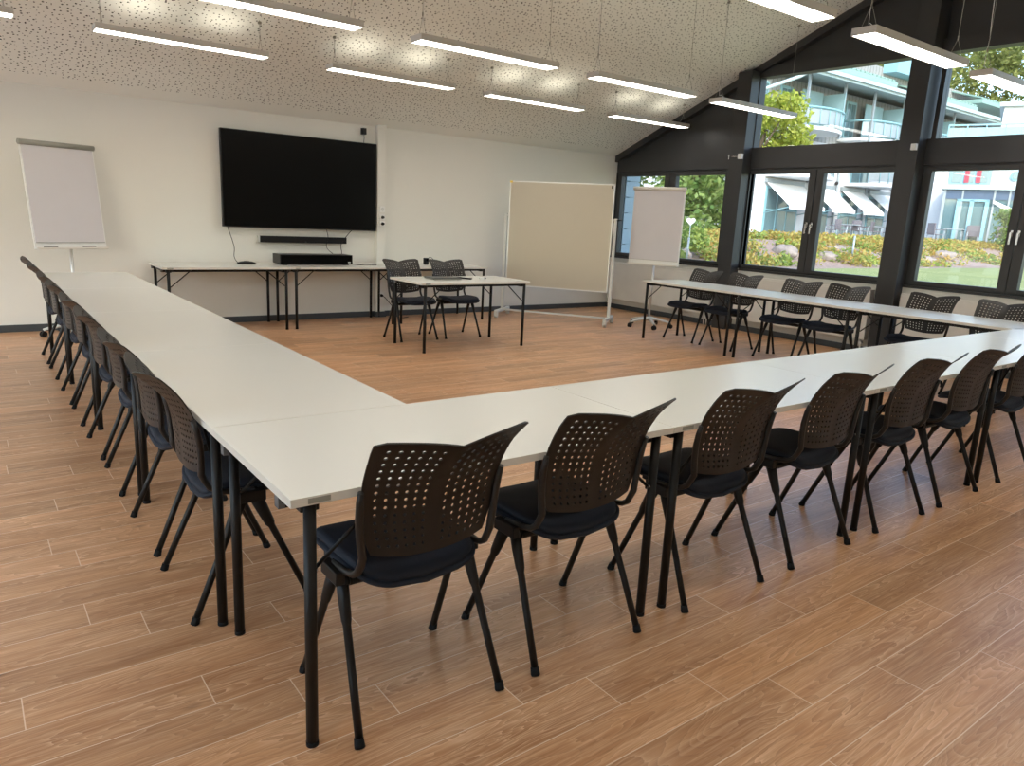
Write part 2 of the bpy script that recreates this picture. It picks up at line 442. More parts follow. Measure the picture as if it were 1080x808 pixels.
def window(n, y0, y1, glass, upper=None):
    w = thing('window_%d' % n, None, None, kind='structure')
    ym = (glass[0][0] + glass[1][1]) / 2
    f = MB()
    fx0, fx1 = XR + .035, XR + .13
    f.box(fx0, fx1, y0, y1, .882, .915); f.box(fx0, fx1, y0, y1, 2.225, 2.265)
    f.box(fx0, fx1, y0, y0 + .02, .915, 2.225); f.box(fx0, fx1, y1 - .02, y1, .915, 2.225)
    f.build('frame', M['dark'], w)
    for k, (a, b) in enumerate(glass):
        s = MB(); m0 = .055
        oa = max(a - .095, y0 + .02) if k == 0 else ym + .004
        ob = ym - .004 if k == 0 else min(b + .095, y1 - .02)
        sx0, sx1 = XR + .015, XR + .10
        s.box(sx0, sx1, oa, a, .905, 2.235); s.box(sx0, sx1, b, ob, .905, 2.235)
        s.box(sx0, sx1, a, b, .905, .945); s.box(sx0, sx1, a, b, 2.19, 2.235)
        so = s.build('sash', M['dark'], w, bevel=.003)
        MB().box(XR + .06, XR + .068, a, b, .945, 2.19).build('pane', M['glass'], so)
        handle(so, sx0, (ym - .035) if k == 0 else (ym + .035), 1.53)
    if upper:
        ya, yb, za, zb = upper
        u = MB()
        u.box(GX0 + .01, GX1 - .02, ya - .05, ya, za, zb); u.box(GX0 + .01, GX1 - .02, yb, yb + .05, za, zb)
        u.build('upper_frame', M['dark'], w)
        MB().box(XR + .09, XR + .098, ya, yb, za, zb).build('upper_pane', M['glass'], w)
    return w
window(1, 6.90, YB, [(7.078, 8.01), (8.24, 9.19)])
window(2, 4.54, 6.67, [(4.622, 5.535), (5.74, 6.675 - .02)], (4.585, 6.66, 2.545, 3.46))
window(3, 2.18, 4.31, [(2.26, 3.125), (3.32, 4.20)], (2.23, 4.225, 2.545, 3.46))
window(4, YF, 1.95, [(-.29, .66), (.89, 1.80)])

# ------------------------------------------------------------------ radiators
def radiator(label, y0, y1):
    t = thing('radiator', label, 'radiator', (0, 0, 0), 0, 'white panel radiators below the windows')
    p = MB().box(XR - .115, XR - .09, y0, y1, .17, .77)
    p.build('front_panel', M['radiator'], t, bevel=.008)
    p = MB().box(XR - .05, XR - .03, y0 + .01, y1 - .01, .17, .77); p.build('rear_panel', M['radiator'], t, bevel=.005)
    g = MB()
    g.box(XR - .115, XR - .03, y0, y0 + .01, .18, .79); g.box(XR - .115, XR - .03, y1 - .01, y1, .18, .79)
    n = int((y1 - y0) / .045)
    for k in range(n):
        yy = y0 + .02 + k * (y1 - y0 - .04) / n
        g.box(XR - .105, XR - .035, yy, yy + .03, .775, .785)
    g.box(XR - .115, XR - .10, y0, y1, .77, .79); g.box(XR - .045, XR - .03, y0, y1, .77, .79)
    g.build('top_grille', M['radiator'], t)
    q = MB()
    for yy in (y0 + .06, y0 + .11): q.tube([(XR - .07, yy, .17), (XR - .07, yy, 0.0)], .009)
    q.build('pipe', M['white'], t)
    MB().tube([(XR - .12, y0 + .05, .13), (XR - .06, y0 + .05, .13)], .02).build('valve', M['white'], t)
    b = MB()
    for yy in (y0 + .3, y1 - .3): b.box(XR - .03, XR - .001, yy - .02, yy + .02, .3, .7)
    b.build('bracket', M['radiator'], t)
radiator('long white panel radiator under the leftmost window, behind the flipchart', 7.02, 9.20)
radiator('white panel radiator under the middle window with two handles', 4.62, 6.60)
radiator('white panel radiator under the right-hand window, past the second post', 2.25, 4.26)

# ------------------------------------------------------------------ tables
TL, TW, TH = 1.41, 0.71, 0.74
def make_table():
    t = thing('folding_table', 'tmp', 'table')
    top = MB()
    x, y = TL / 2 - .001, TW / 2 - .001
    top.box(-x, x, -y, y, TH - .024, TH, 1)
    top.m[-5] = 0
    for i, f in enumerate(top.f):
        pass
    top.m = [1, 0, 1, 1, 1, 1]
    to = top.build('tabletop', [M['laminate'], M['edge']], t, bevel=.0012)
    lp = MB().box(-x + .045, -x + .105, -y - .0015, -y, TH - .019, TH - .005)
    lp.build('label_plate', M['greybar'], to)
    for sx in (-1, 1):
        for sy in (-1, 1):
            lx, ly = sx * (TL / 2 - .06), sy * (TW / 2 - .028)
            lg = MB().tube([(lx, ly, .012), (lx, ly, TH - .026)], .0165, 14).build('leg', M['black'], t)
            MB().tube([(lx, ly, 0), (lx, ly, .014)], .0175, 14).build('foot_cap', M['rubber'], lg)
            MB().tube([(lx - sx * .012, ly - .018 * sy * 0 , .52), (lx - sx * .0185, ly, .52)], .006, 8).build('rivet', M['chrome'], lg)
            MB().tube([(lx - sx * .016, ly - sy * .012, .52), (lx - sx * .24, ly - sy * .012, TH - .03)], .006, 6).build('brace', M['black'], t)
        lx = sx * (TL / 2 - .06)
        r = MB().box(lx - .016 - (.02 if sx > 0 else -.0), lx + .016 + (.02 if sx < 0 else .0), -TW / 2 + .05, TW / 2 - .05, TH - .062, TH - .0245)
        ro = r.build('end_rail', M['black'], t, bevel=.003)
    for sy in (-1, 1):
        sr = MB().box(-TL / 2 + .02, TL / 2 - .02, sy * .245 - .014, sy * .245 + .014, TH - .058, TH - .0245).build('side_rail', M['black'], t)
        for sx in (-1, 1):
            MB().box(sx * (TL / 2 - .012) - .009, sx * (TL / 2 - .012) + .009, sy * .245 - .0145, sy * .245 + .0145, TH - .0585, TH - .0245).build('end_cap', M['cap'], sr)
    return t
table0 = make_table(); used_t = [False]
def table(x, y, rz, label, group):
    if not used_t[0]:
        used_t[0] = True
        table0.location = (x, y, 0); table0.rotation_euler = (0, 0, rz); tag(table0, label, 'table', group); return table0
    return dup(table0, (x, y, 0), rz, label, group)
X0, Y0 = 0.604, 1.682
GU = 'white folding tables of the U-shaped row'
fl = ['white folding table at the free near corner of the U, its plate on the corner',
      'white folding table second along the front row from the near left corner',
      'white folding table third along the front row from the near left corner',
      'white folding table fourth along the front row, cut by the right picture edge',
      'white folding table at the far right corner where front and window rows meet']
for i in range(5): table(X0 + TL * (i + .5), Y0 + TW / 2, 0, fl[i], GU)
ll = ['white folding table of the left row directly behind the near corner table',
      'white folding table second of the left row behind the near corner table',
      'white folding table third of the left row, one before the flipchart end',
      'white folding table at the far end of the left row before the left flipchart']
for i in range(4): table(X0 + TW / 2, Y0 + TW + .001 + TL * (i + .5), -R(90), ll[i], GU)
rl = ['white folding table of the window row nearest the front row corner',
      'white folding table in the middle of the window row',
      'white folding table at the free end of the window row beside the right flipchart']
for i in range(3): table(7.005 + TW / 2, Y0 + TW - .022 + TL * (i + .5), R(90), rl[i], GU)
bl = ['white folding table against the back wall at the left, holding the cable puck',
      'white folding table against the back wall under the black media box',
      'white folding table against the back wall behind the two presenter chairs']
for i in range(3): table(1.745 + TL * (i + .5), 8.935, 0, bl[i], 'white tables along the back wall')
table(4.505, 6.995, 0, 'white presenter table standing alone with a laptop on it', 'presenter table')

# ------------------------------------------------------------------ chairs
PROF = [(.49, -.150), (.58, -.149), (.65, -.153), (.70, -.162), (.735, -.172), (.77, -.186), (.81, -.209), (.84, -.230), (.865, -.252), (.885, -.272), (.905, -.293)]
def back_pt(u, v):
    au = abs(u)
    zt = .866 + .031 * (1 - (1 - au) ** 2.4) + .005 * au ** 3
    zb = .514 + .022 * au ** 2
    z = zb + (zt - zb) * v
    hw = spline([(0, .182), (.10, .197), (.25, .212), (.55, .220), (.8, .226), (1.0, .238)], v)
    k = spline([(0, .016), (.5, .018), (.72, .030), (.88, .048), (1, .062)], v)
    z -= .012 * max(0.0, (au - .86) / .14) ** 2.2 * max(0.0, v - .8) / .2
    y = spline(PROF, z) - k * (1 - au) - .007 * 4 * au * (1 - au)
    return Vector((u * hw, y, z))

def make_chair():
    t = thing('stacking_chair', 'tmp', 'chair')
    # perforated back with real holes
    half = [0.0, .09] + [.09 + .80 * k / 6 for k in range(1, 7)] + [1.0]
    us = [-a for a in reversed(half[1:])] + half
    nv = 14
    vs_ = [0, .055] + [.055 + .89 * k / nv for k in range(1, nv + 1)] + [1.0]
    bk = MB(); grid = {}
    def gv(i, j):
        if (i, j) not in grid:
            grid[(i, j)] = len(bk.v); bk.v.append(tuple(back_pt(us[i], vs_[j])))
        return grid[(i, j)]
    NI, NJ = len(us) - 1, len(vs_) - 1
    mid = len(half) - 1
    for i in range(NI):
        for j in range(NJ):
            q = (gv(i, j), gv(i + 1, j), gv(i + 1, j + 1), gv(i, j + 1))
            solid = i in (0, NI - 1, mid - 1, mid) or j in (0, NJ - 1)
            if solid:
                bk.f.append(q); bk.m.append(0); bk.sm.append(True); continue
            uc, vc = (us[i] + us[i + 1]) / 2, (vs_[j] + vs_[j + 1]) / 2
            du, dv = .0055 / .222, .0057 / .375
            b = len(bk.v)
            for k in range(8):
                a = math.pi * (k + .5) / 4 - math.pi
                bk.v.append(tuple(back_pt(uc + du * math.cos(a), vc + dv * math.sin(a))))
            # corner q0 lower-left; hole verts start at angle -157.5 deg (left, lower)
            h = [b + k for k in range(8)]
            for f in ((q[0], h[1], h[0]), (q[0], q[1], h[2], h[1]), (q[1], h[3], h[2]), (q[1], q[2], h[4], h[3]),
                      (q[2], h[5], h[4]), (q[2], q[3], h[6], h[5]), (q[3], h[7], h[6]), (q[3], q[0], h[0], h[7])):
                bk.f.append(f); bk.m.append(0); bk.sm.append(True)
    bo = bk.build('backrest', M['plastic'], t)
    so = bo.modifiers.new('Solid', 'SOLIDIFY'); so.thickness = .0045; so.offset = 0
    ms = bo.modifiers.new('Split', 'EDGE_SPLIT'); ms.split_angle = R(35)
    # side rails: flange along the back, bending under the seat
    for s in (-1, 1):
        pts = []
        for z in (.735, .70, .65, .60, .56, .535):
            v = (z - .515) / .385
            hw = spline([(0, .203), (.25, .215), (.55, .221), (.8, .226), (1, .238)], max(v, 0))
            pts.append((s * (hw + .002), spline(PROF, z) - .006, z))
        pts += [(s * .207, -.144, .51), (s * .209, -.130, .485), (s * .211, -.105, .468), (s * .212, -.06, .458), (s * .212, .02, .452)]
        rr = [(.008, .009), (.011, .011)] + [(.012, .012)] * 4 + [(.012, .011)] * 2 + [(.011, .010)] * 3
        MB().tube(pts, rr, 10).build('side_rail', M['plastic'], t)
    # seat
    def outline(n=40):
        o = []
        for k in range(n):
            a = 2 * math.pi * k / n
            c, s_ = math.cos(a), math.sin(a)
            e = .34
            x = math.copysign(abs(c) ** e, c) * .203; y = math.copysign(abs(s_) ** e, s_) * .195
            if y < 0: x *= 1 - .06 * (-y / .195)
            o.append((x, y + .058))
        return o
    ol = outline()
    def rings(spec, zf):
        m = MB(); n = len(ol); vs = []
        for sc_, z in spec:
            for (x, y) in ol:
                xx, yy = x * sc_, (y - .058) * sc_ + .058
                vs.append((xx, yy, z + zf(xx, yy)))
        fs = []
        for i in range(len(spec) - 1):
            for k in range(n): fs.append((i * n + k, i * n + (k + 1) % n, (i + 1) * n + (k + 1) % n, (i + 1) * n + k))
        fs.append(tuple(range(n))); fs.append(tuple((len(spec) - 1) * n + k for k in range(n)))
        return m.add(vs, fs, 0, True)
    def dish(x, y):
        d = -.022 * max(0, (y - .12) / .13) ** 2 - .008 * (1 - min(1, (abs(x) / .2) ** 2))
        if y < 0: d -= .040 * min(1.1, -y / .14) ** 1.3 * (1 - .75 * min(1, (x / .2) ** 2))
        return d
    rings([(.98, .466), (1.005, .472), (1.0, .484), (.97, .491), (.90, .494), (.6, .493), (.3, .492), (.02, .491)], dish).build('seat', M['fabric'], t)
    rings([(.97, .468), (1.05, .468), (1.05, .458), (.99, .448), (.7, .442), (.3, .438), (.02, .437)], dish).build('seat_shell', M['fabric'], t)
    fr = MB()
    fr.tube([(-.205, -.015, .405), (.205, -.015, .405)], .017, 10)
    for s in (-1, 1):
        fr.tube([(s * .205, -.045, .405), (s * .207, -.02, .435), (s * .208, .02, .435), (s * .207, .045, .405)], [(.014, .018), (.017, .03), (.017, .03), (.014, .018)], 10)
        fr.box(s * .20 - .012, s * .20 + .012, -.06, .10, .44, .458)
        fr.box(s * .226 - .014, s * .226 + .014, -.055, .055, .415, .455)
    fr.build('frame', M['black'], t, bevel=.003)
    for s in (-1, 1):
        for d in (-1, 1):
            a = Vector((s * .210, d * .025, .425)); b = Vector((s * .2375, d * .2075, .004))
            P = lambda k: tuple(a + (b - a) * k)
            lg = MB().tube([P(0), P(.12), P(.26), P(.29), P(.6), P(.985)], [(.017, .024), (.017, .022), (.0145, .018), (.012, .0125), .012, .012], 12).build('leg', M['black'], t)
            MB().tube([(b.x, b.y - d * .0085, .026), (b.x, b.y - d * .003, .008), (b.x, b.y, .0)], [.0135, .015, .0155], 12).build('rubber_foot', M['rubber'], lg)
    return t
chair0 = make_chair(); used_c = [False]
def chair(x, y, rz, label, group):
    if not used_c[0]:
        used_c[0] = True
        chair0.location = (x, y, 0); chair0.rotation_euler = (0, 0, rz); tag(chair0, label, 'chair', group); return chair0
    return dup(chair0, (x, y, 0), rz, label, group)
ordn = ['first', 'second', 'third', 'fourth', 'fifth', 'sixth', 'seventh', 'eighth']
GN = 'black perforated chairs along the front table row'
nl = ['black perforated chair nearest the viewer, at the free table corner, seen from behind',
      'black perforated chair second from the table corner along the front row',
      'black perforated chair third from the table corner, past the first leg pair',
      'black perforated chair fourth from the table corner, before the second leg pair',
      'black perforated chair fifth from the table corner, past the second leg pair',
      'black perforated chair sixth from the table corner, before the third leg pair',
      'black perforated chair seventh in the front row, cut by the right picture edge']
wob = [0, .01, -.01, .015, -.01, .01, 0]
for i, x in enumerate((1.005, 1.62, 2.36, 3.05, 3.79, 4.46, 5.25)):
    chair(x, 1.835, wob[i], nl[i], GN)
GL = 'black perforated chairs along the left table row'
for i, y in enumerate((2.74, 3.36, 4.13, 4.76, 5.52, 6.12, 7.0, 7.67)):
    lab = 'black perforated chair in the left row, %s from the near table corner' % ordn[i]
    if i == 7: lab = 'black perforated chair at the far end of the left row beside the flipchart'
    chair(.757, y, -R(90) + wob[i % 7], lab, GL)
GR = 'black perforated chairs along the window table row'
for i, y in enumerate((6.23, 5.635, 4.85, 4.30, 3.40, 2.765)):
    lab = 'black perforated chair before the windows, %s from the right flipchart' % ordn[i]
    if i == 0: lab = 'black perforated chair before the windows, nearest the right flipchart'
    if i == 5: lab = 'black perforated chair before the windows, cut by the right picture edge'
    chair(7.545, y, R(90) - wob[i], lab, GR)
chair(4.185, 7.545, R(180) + .02, 'left black perforated chair of the pair behind the presenter table', 'chairs at the presenter table')
chair(4.79, 7.545, R(180) - .03, 'right black perforated chair of the pair behind the presenter table', 'chairs at the presenter table')

# ------------------------------------------------------------------ pendant lights
LW, LL, LZ = .185, 1.5, 2.85
def make_lamp(drop):
    t = thing('pendant_light', 'tmp', 'lamp')
    h = MB()
    h.box(-LL / 2, LL / 2, -LW / 2, LW / 2, .012, .052)
    h.box(-LL / 2, LL / 2, -LW / 2, -LW / 2 + .006, 0, .012); h.box(-LL / 2, LL / 2, LW / 2 - .006, LW / 2, 0, .012)
    h.box(-LL / 2, -LL / 2 + .006, -LW / 2 + .006, LW / 2 - .006, 0, .012); h.box(LL / 2 - .006, LL / 2, -LW / 2 + .006, LW / 2 - .006, 0, .012)
    h.build('housing', M['fixture'], t)
    MB().box(-LL / 2 + .006, LL / 2 - .006, -LW / 2 + .006, LW / 2 - .006, .003, .0118).build('diffuser', M['diffuser'], t)
    for sx in (-.36, .36):
        MB().box(sx - .16, sx + .16, -.05, .05, .0521, .055).build('uplight', M['uplight'], t)
    for sx in (-1, 1):
        x = sx * (LL / 2 - .06)
        fork = min(.16, drop * .4)
        w = MB().tube([(x, 0, .052 + fork), (x, 0, drop)], .0022, 6)
        for sy in (-1, 1): w.tube([(x, sy * .06, .052), (x, 0, .052 + fork)], .0018, 6)
        w.tube([(x, 0, .045 + fork), (x, 0, .075 + fork)], .006, 8)
        w.build('suspension_wire', M['greybar'], t)
        MB().tube([(x, 0, drop - .012), (x, 0, drop + .01)], .018, 12).build('ceiling_hook', M['greybar'], t)
    x = -LL / 2 + .07
    c = [(x + .12, .02, .052), (x + .10, .03, .09), (x + .05, .03, .10), (x + .01, .015, .085), (x - .005, .01, .16)]
    c += [(x - .005 + .012 * math.sin(k * 1.9), .012 + .008 * math.cos(k * 2.3), .16 + (drop - .17) * k / 6) for k in range(1, 7)]
    MB().tube(c, .003, 6).build('power_cord', M['white'], t)
    return t
rows = [(7.75, [(-.2, 'first'), (1.88, 'second'), (4.03, 'third'), (6.02, 'fourth'), (8.08, 'fifth')], 'far lamp row by the back wall'),
        (5.90, [(2.0, 'leftmost'), (4.02, 'second'), (6.03, 'third'), (7.95, 'rightmost')], 'middle lamp row'),
        (3.14, [(-.2, 'a'), (2.0, 'b'), (4.12, 'leftmost'), (6.13, 'middle'), (8.09, 'rightmost')], 'near lamp row'),
        (1.12, [(-.2, 'a'), (2.0, 'b'), (4.12, 'a'), (6.13, 'a'), (8.09, 'a')], 'added unseen lamp row above the viewer')]  # row out of view, added to brighten the near end of the room
lab = {('far lamp row by the back wall', 'first'): 'white bar lamp cut by the left picture edge, far row',
       ('near lamp row', 'leftmost'): 'lit white bar lamp cut by the top edge before the ceiling edge',
       ('near lamp row', 'middle'): 'lit white bar lamp hanging before the dark post between upper windows',
       ('near lamp row', 'rightmost'): 'white bar lamp before the trees at the right picture edge',
       ('middle lamp row', 'leftmost'): 'lit white bar lamp cut by the top edge, left end of middle row',
       ('middle lamp row', 'rightmost'): 'lit white bar lamp before the yellow-green tree in the upper window'}
for y, items, rn_ in rows:
    drop = roof_z(y) - LZ - .004
    proto = None
    for x, nm in items:
        if nm in ('a', 'b'):
            L_ = 'unseen white bar lamp high over the near end of the room'
        else:
            L_ = lab.get((rn_, nm), 'lit white bar lamp, %s in the %s' % (nm if nm in ('leftmost', 'rightmost') else nm + ' from left', rn_))
        if proto is None:
            proto = make_lamp(drop); proto.location = (x, y, LZ); o = proto
        else: o = dup(proto, (x, y, LZ), 0)
        tag(o, L_, 'lamp', 'hanging bar lamps')

# ------------------------------------------------------------------ television and back wall things
tv = thing('television', 'large black flat television hanging on the back wall', 'television', (3.57, 9.24, 1.73))
MB().box(-.997, .997, 0, .05, -.562, .562).build('body', M['gloss'], tv, bevel=.004)
MB().box(-.985, .985, -.003, 0.0, -.548, .552).build('screen', M['screen'], tv)
MB().box(-.4, .4, .05, YB - 9.24, -.3, .3).build('wall_mount', M['black'], tv)
MB().box(-.035, .035, -.006, -.002, -.560, -.552).build('logo_strip', M['cap'], tv)
sb = thing('soundbar', 'long black soundbar on the wall below the television', 'soundbar', (3.58, 9.29, 1.032))
MB().box(-.57, .57, -.035, .03, -.04, .04).build('body', M['gloss'], sb, bevel=.006)
MB().box(-.592, -.57, -.035, .03, -.04, .04).build('end_cap', M['alu'], sb, bevel=.003)
MB().box(-.3, .3, .03, YB - 9.29, -.02, .02).build('wall_mount', M['black'], sb)
MB().box(.0, .02, -.037, -.034, -.03, -.022).build('logo', M['cap'], sb)
bx = thing('media_console', 'wide black media box on the back wall table below the soundbar', 'media box', (3.60, 9.03, TH))
MB().box(-.47, .47, -.13, .14, .012, .128).build('body', M['gloss'], bx, bevel=.004)
MB().box(-.46, .46, -.134, -.13, .02, .12).build('front_panel', M['screen'], bx)
MB().box(.405, .44, -.136, -.134, .03, .042).build('logo', M['white'], bx)
ft = MB()
for sx in (-.4, .4): ft.box(sx - .03, sx + .03, -.1, .1, 0, .012)
ft.build('foot', M['rubber'], bx)
pk = thing('conference_puck', 'flat black device with a cable on the back wall table', 'device', (2.78, 9.07, TH))
MB().add(*(lambda n: ([(.115 * math.cos(2 * math.pi * k / n), .07 * math.sin(2 * math.pi * k / n), 0) for k in range(n)] + [(.105 * math.cos(2 * math.pi * k / n), .062 * math.sin(2 * math.pi * k / n), .02) for k in range(n)] + [(.06 * math.cos(2 * math.pi * k / n), .035 * math.sin(2 * math.pi * k / n), .032) for k in range(n)],
    [(i * n + k, i * n + (k + 1) % n, (i + 1) * n + (k + 1) % n, (i + 1) * n + k) for i in range(2) for k in range(n)] + [tuple(range(n)), tuple(2 * n + k for k in range(n))]))(24), 0, True).build('body', M['gloss'], pk)
MB().tube([(-.03, 0, .033), (.03, 0, .033)], .006, 8).build('button', M['cap'], pk)
def cable(name, pts, label, r=.004, m='gloss', group=None):
    # smooth the polyline
    P = [Vector(p) for p in pts]; out = []
    for i in range(len(P) - 1):
        p0, p1, p2, p3 = P[max(i - 1, 0)], P[i], P[i + 1], P[min(i + 2, len(P) - 1)]
        for k in range(8):
            s = k / 8
            out.append(.5 * ((2 * p1) + (p2 - p0) * s + (2 * p0 - 5 * p1 + 4 * p2 - p3) * s * s + (3 * p1 - p0 - 3 * p2 + p3) * s ** 3))
    out.append(P[-1])
    o = MB().tube(out, r, 6).build(name, M[m])
    return tag(o, label, 'cable', group)
cable('cable', [(2.63, 9.27, 1.17), (2.66, 9.275, 1.08), (2.70, 9.27, .93), (2.69, 9.25, .82), (2.70, 9.18, .76), (2.72, 9.12, .752)], 'thin black cable dropping from the television corner to the puck')
cable('cable', [(3.86, 9.235, 1.17), (3.88, 9.235, 1.08), (3.86, 9.24, .97), (3.88, 9.22, .91), (3.93, 9.185, .86), (3.95, 9.178, .80), (3.95, 9.18, .75)], 'thin black cable crossing the soundbar into the media box, single strand')
cable('cable', [(4.21, 9.24, 1.17), (4.13, 9.24, 1.08), (4.06, 9.235, .98), (4.055, 9.2, .88), (4.04, 9.185, .80), (4.03, 9.18, .75)], 'black cable from the television lower right to the media box', r=.005)
wc = thing('wall_plug', 'small black plug box on the wall above the television corner', 'plug', (4.41, 9.30, 2.44))
MB().box(-.03, .03, -.02, YB - 9.30, -.04, .04).build('body', M['gloss'], wc, bevel=.004)
MB().tube([(0, .0, -.04), (.01, .01, -.08), (-.005, .0, -.16)], .004, 6).build('cord', M['cap'], wc)
def socket(loc, label, plugs):
    t = thing('wall_socket', label, 'socket', loc)
    MB().box(-.04, .04, 0, .012, -.04, .04).build('plate', M['white'], t, bevel=.003)
    MB().tube([(0, -.002, 0), (0, .004, 0)], .024, 16).build('well', M['lightgrey'], t)
    if plugs: MB().tube([(0, -.035, 0), (0, .004, 0)], [.016, .021], 12).build('plug', M['gloss'], t)
    return t
DY = YB - .075 - .0125
socket((4.662, DY, 1.46), 'white wall socket on the duct beside the television, uppermost and empty', False)
socket((4.662, DY, 1.355), 'white socket on the duct beside the television, upper one with black plug', True)
socket((4.662, DY, 1.27), 'white socket on the duct beside the television, lower one with black plug', True)
socket((4.655, DY, .30), 'white socket low on the duct behind the presenter chairs with black plug', True)
cable('cable', [(4.655, DY - .03, .30), (4.69, 9.19, .27), (4.75, 9.1, .16), (4.80, 9.05, .03), (4.86, 9.06, .006), (5.0, 9.1, .006)], 'black cable hanging from the low socket to the floor', r=.005)
sp = thing('web_camera', 'small black camera block standing on the back wall table', 'camera', (5.22, 9.02, TH))
MB().box(-.03, .03, -.03, .03, .012, .095).build('body', M['gloss'], sp, bevel=.008)
MB().tube([(0, 0, 0), (0, 0, .014)], .036, 16).build('base', M['gloss'], sp)
MB().tube([(0, -.031, .07), (0, -.036, .07)], .018, 12).build('lens', M['screen'], sp)
cable('cable', [(5.25, 9.05, .79), (5.3, 9.06, .84), (5.36, 9.08, .82), (5.42, 9.1, .76), (5.5, 9.15, .746)], 'thin black cable curling from the small camera block')
cable('cable', [(4.08, 8.98, .75), (4.2, 8.93, .745), (4.3, 8.97, .745), (4.42, 8.92, .745)], 'black cable lying on the table right of the media box', r=.005)

# laptop etc. on the presenter table
lt = thing('laptop', 'closed dark laptop lying on the presenter table', 'laptop', (4.28, 7.02, TH), R(-3))
MB().box(-.17, .17, -.12, .12, .003, .014).build('base', M['greybar'], lt, bevel=.003)
MB().box(-.17, .17, -.12, .12, .015, .022).build('lid', mat('dark_metal_lid', (.05, .055, .06), rough=.35, metal=.4), lt, bevel=.003)
MB().box(-.15, -.13, -.1, -.08, 0, .003).box(.13, .15, -.1, -.08, 0, .003).box(-.15, -.13, .08, .1, 0, .003).box(.13, .15, .08, .1, 0, .003).build('foot', M['rubber'], lt)
rc = thing('remote_control', 'slim black remote beside the laptop on the presenter table', 'remote', (4.56, 7.03, TH), R(-58))
MB().box(-.10, .10, -.02, .02, 0, .016).build('body', M['gloss'], rc, bevel=.004)
MB().box(-.07, -.03, -.012, .012, .016, .018).build('button_pad', M['cap'], rc)
pn = thing('marker_pen', 'small white marker lying on the presenter table', 'pen', (4.78, 6.98, TH), R(20))
MB().tube([(-.06, 0, .008), (.03, 0, .008)], .008, 10).build('barrel', M['white'], pn)
MB().tube([(.03, 0, .008), (.065, 0, .008)], .0085, 10).build('cap', M['gloss'], pn)

# ------------------------------------------------------------------ whiteboard
A = Vector((6.46, 8.86, 0)); B = Vector((7.38, 7.58, 0)); d = (B - A).normalized()
wbx = thing('whiteboard', 'large mobile whiteboard on a wheeled frame by the corner window', 'whiteboard', ((A + B) / 2)[:3], math.atan2(d.y, d.x))
ctr = .788
# local: x along board (from far-left to near-right), -y faces the room
bw = MB().box(-.745, .745, -.012, .012, .475, 1.94).build('board', M['board'], wbx)
fr = MB()
fr.box(-.755, .755, -.014, .014, 1.935, 1.95); fr.box(-.755, .755, -.014, .014, .462, .476)
fr.box(-.757, -.744, -.014, .014, .462, 1.95); fr.box(.744, .757, -.014, .014, .462, 1.95)
fr.build('board_frame', M['alu'], wbx)
MB().box(-.76, -.72, -.016, .016, 1.925, 1.953).build('corner_piece', M['yellow'], bw)
MB().box(.715, .735, -.022, -.012, 1.89, 1.93).build('corner_clip', M['gloss'], bw)
for s in (-1, 1):
    p = MB().box(s * .80 - .02, s * .80 + .02, -.02, .02, .09, 1.49).build('post', M['lightgrey'], wbx, bevel=.003)
    MB().tube([(s * .83, 0, 1.47), (s * .745, 0, 1.47)], .014, 10).build('pivot_knob', M['lightgrey'], p)
    if s > 0: MB().tube([(s * .82, -.01, 1.47), (s * .88, -.02, 1.47), (s * .90, -.02, 1.49)], [.010, .007, .007], 8).build('clamp_lever', M['gloss'], p)
    f = MB().box(s * .80 - .025, s * .80 + .025, -.30, .30, .07, .115).build('foot_beam', M['lightgrey'], wbx, bevel=.008)
    for q in (-.27, .27):
        c = MB().tube([(s * .80 - .018, q, .04), (s * .80 + .022, q, .04)], .04, 16)
        c.build('caster', M['lightgrey'], wbx, bevel=.004)
        MB().box(s * .80 - .025, s * .80 + .025, q - .03, q + .03, .045, .075).build('caster_fork', M['lightgrey'], f)
MB().box(-.78, .78, -.012, .012, .085, .11).build('cross_bar', M['lightgrey'], wbx)

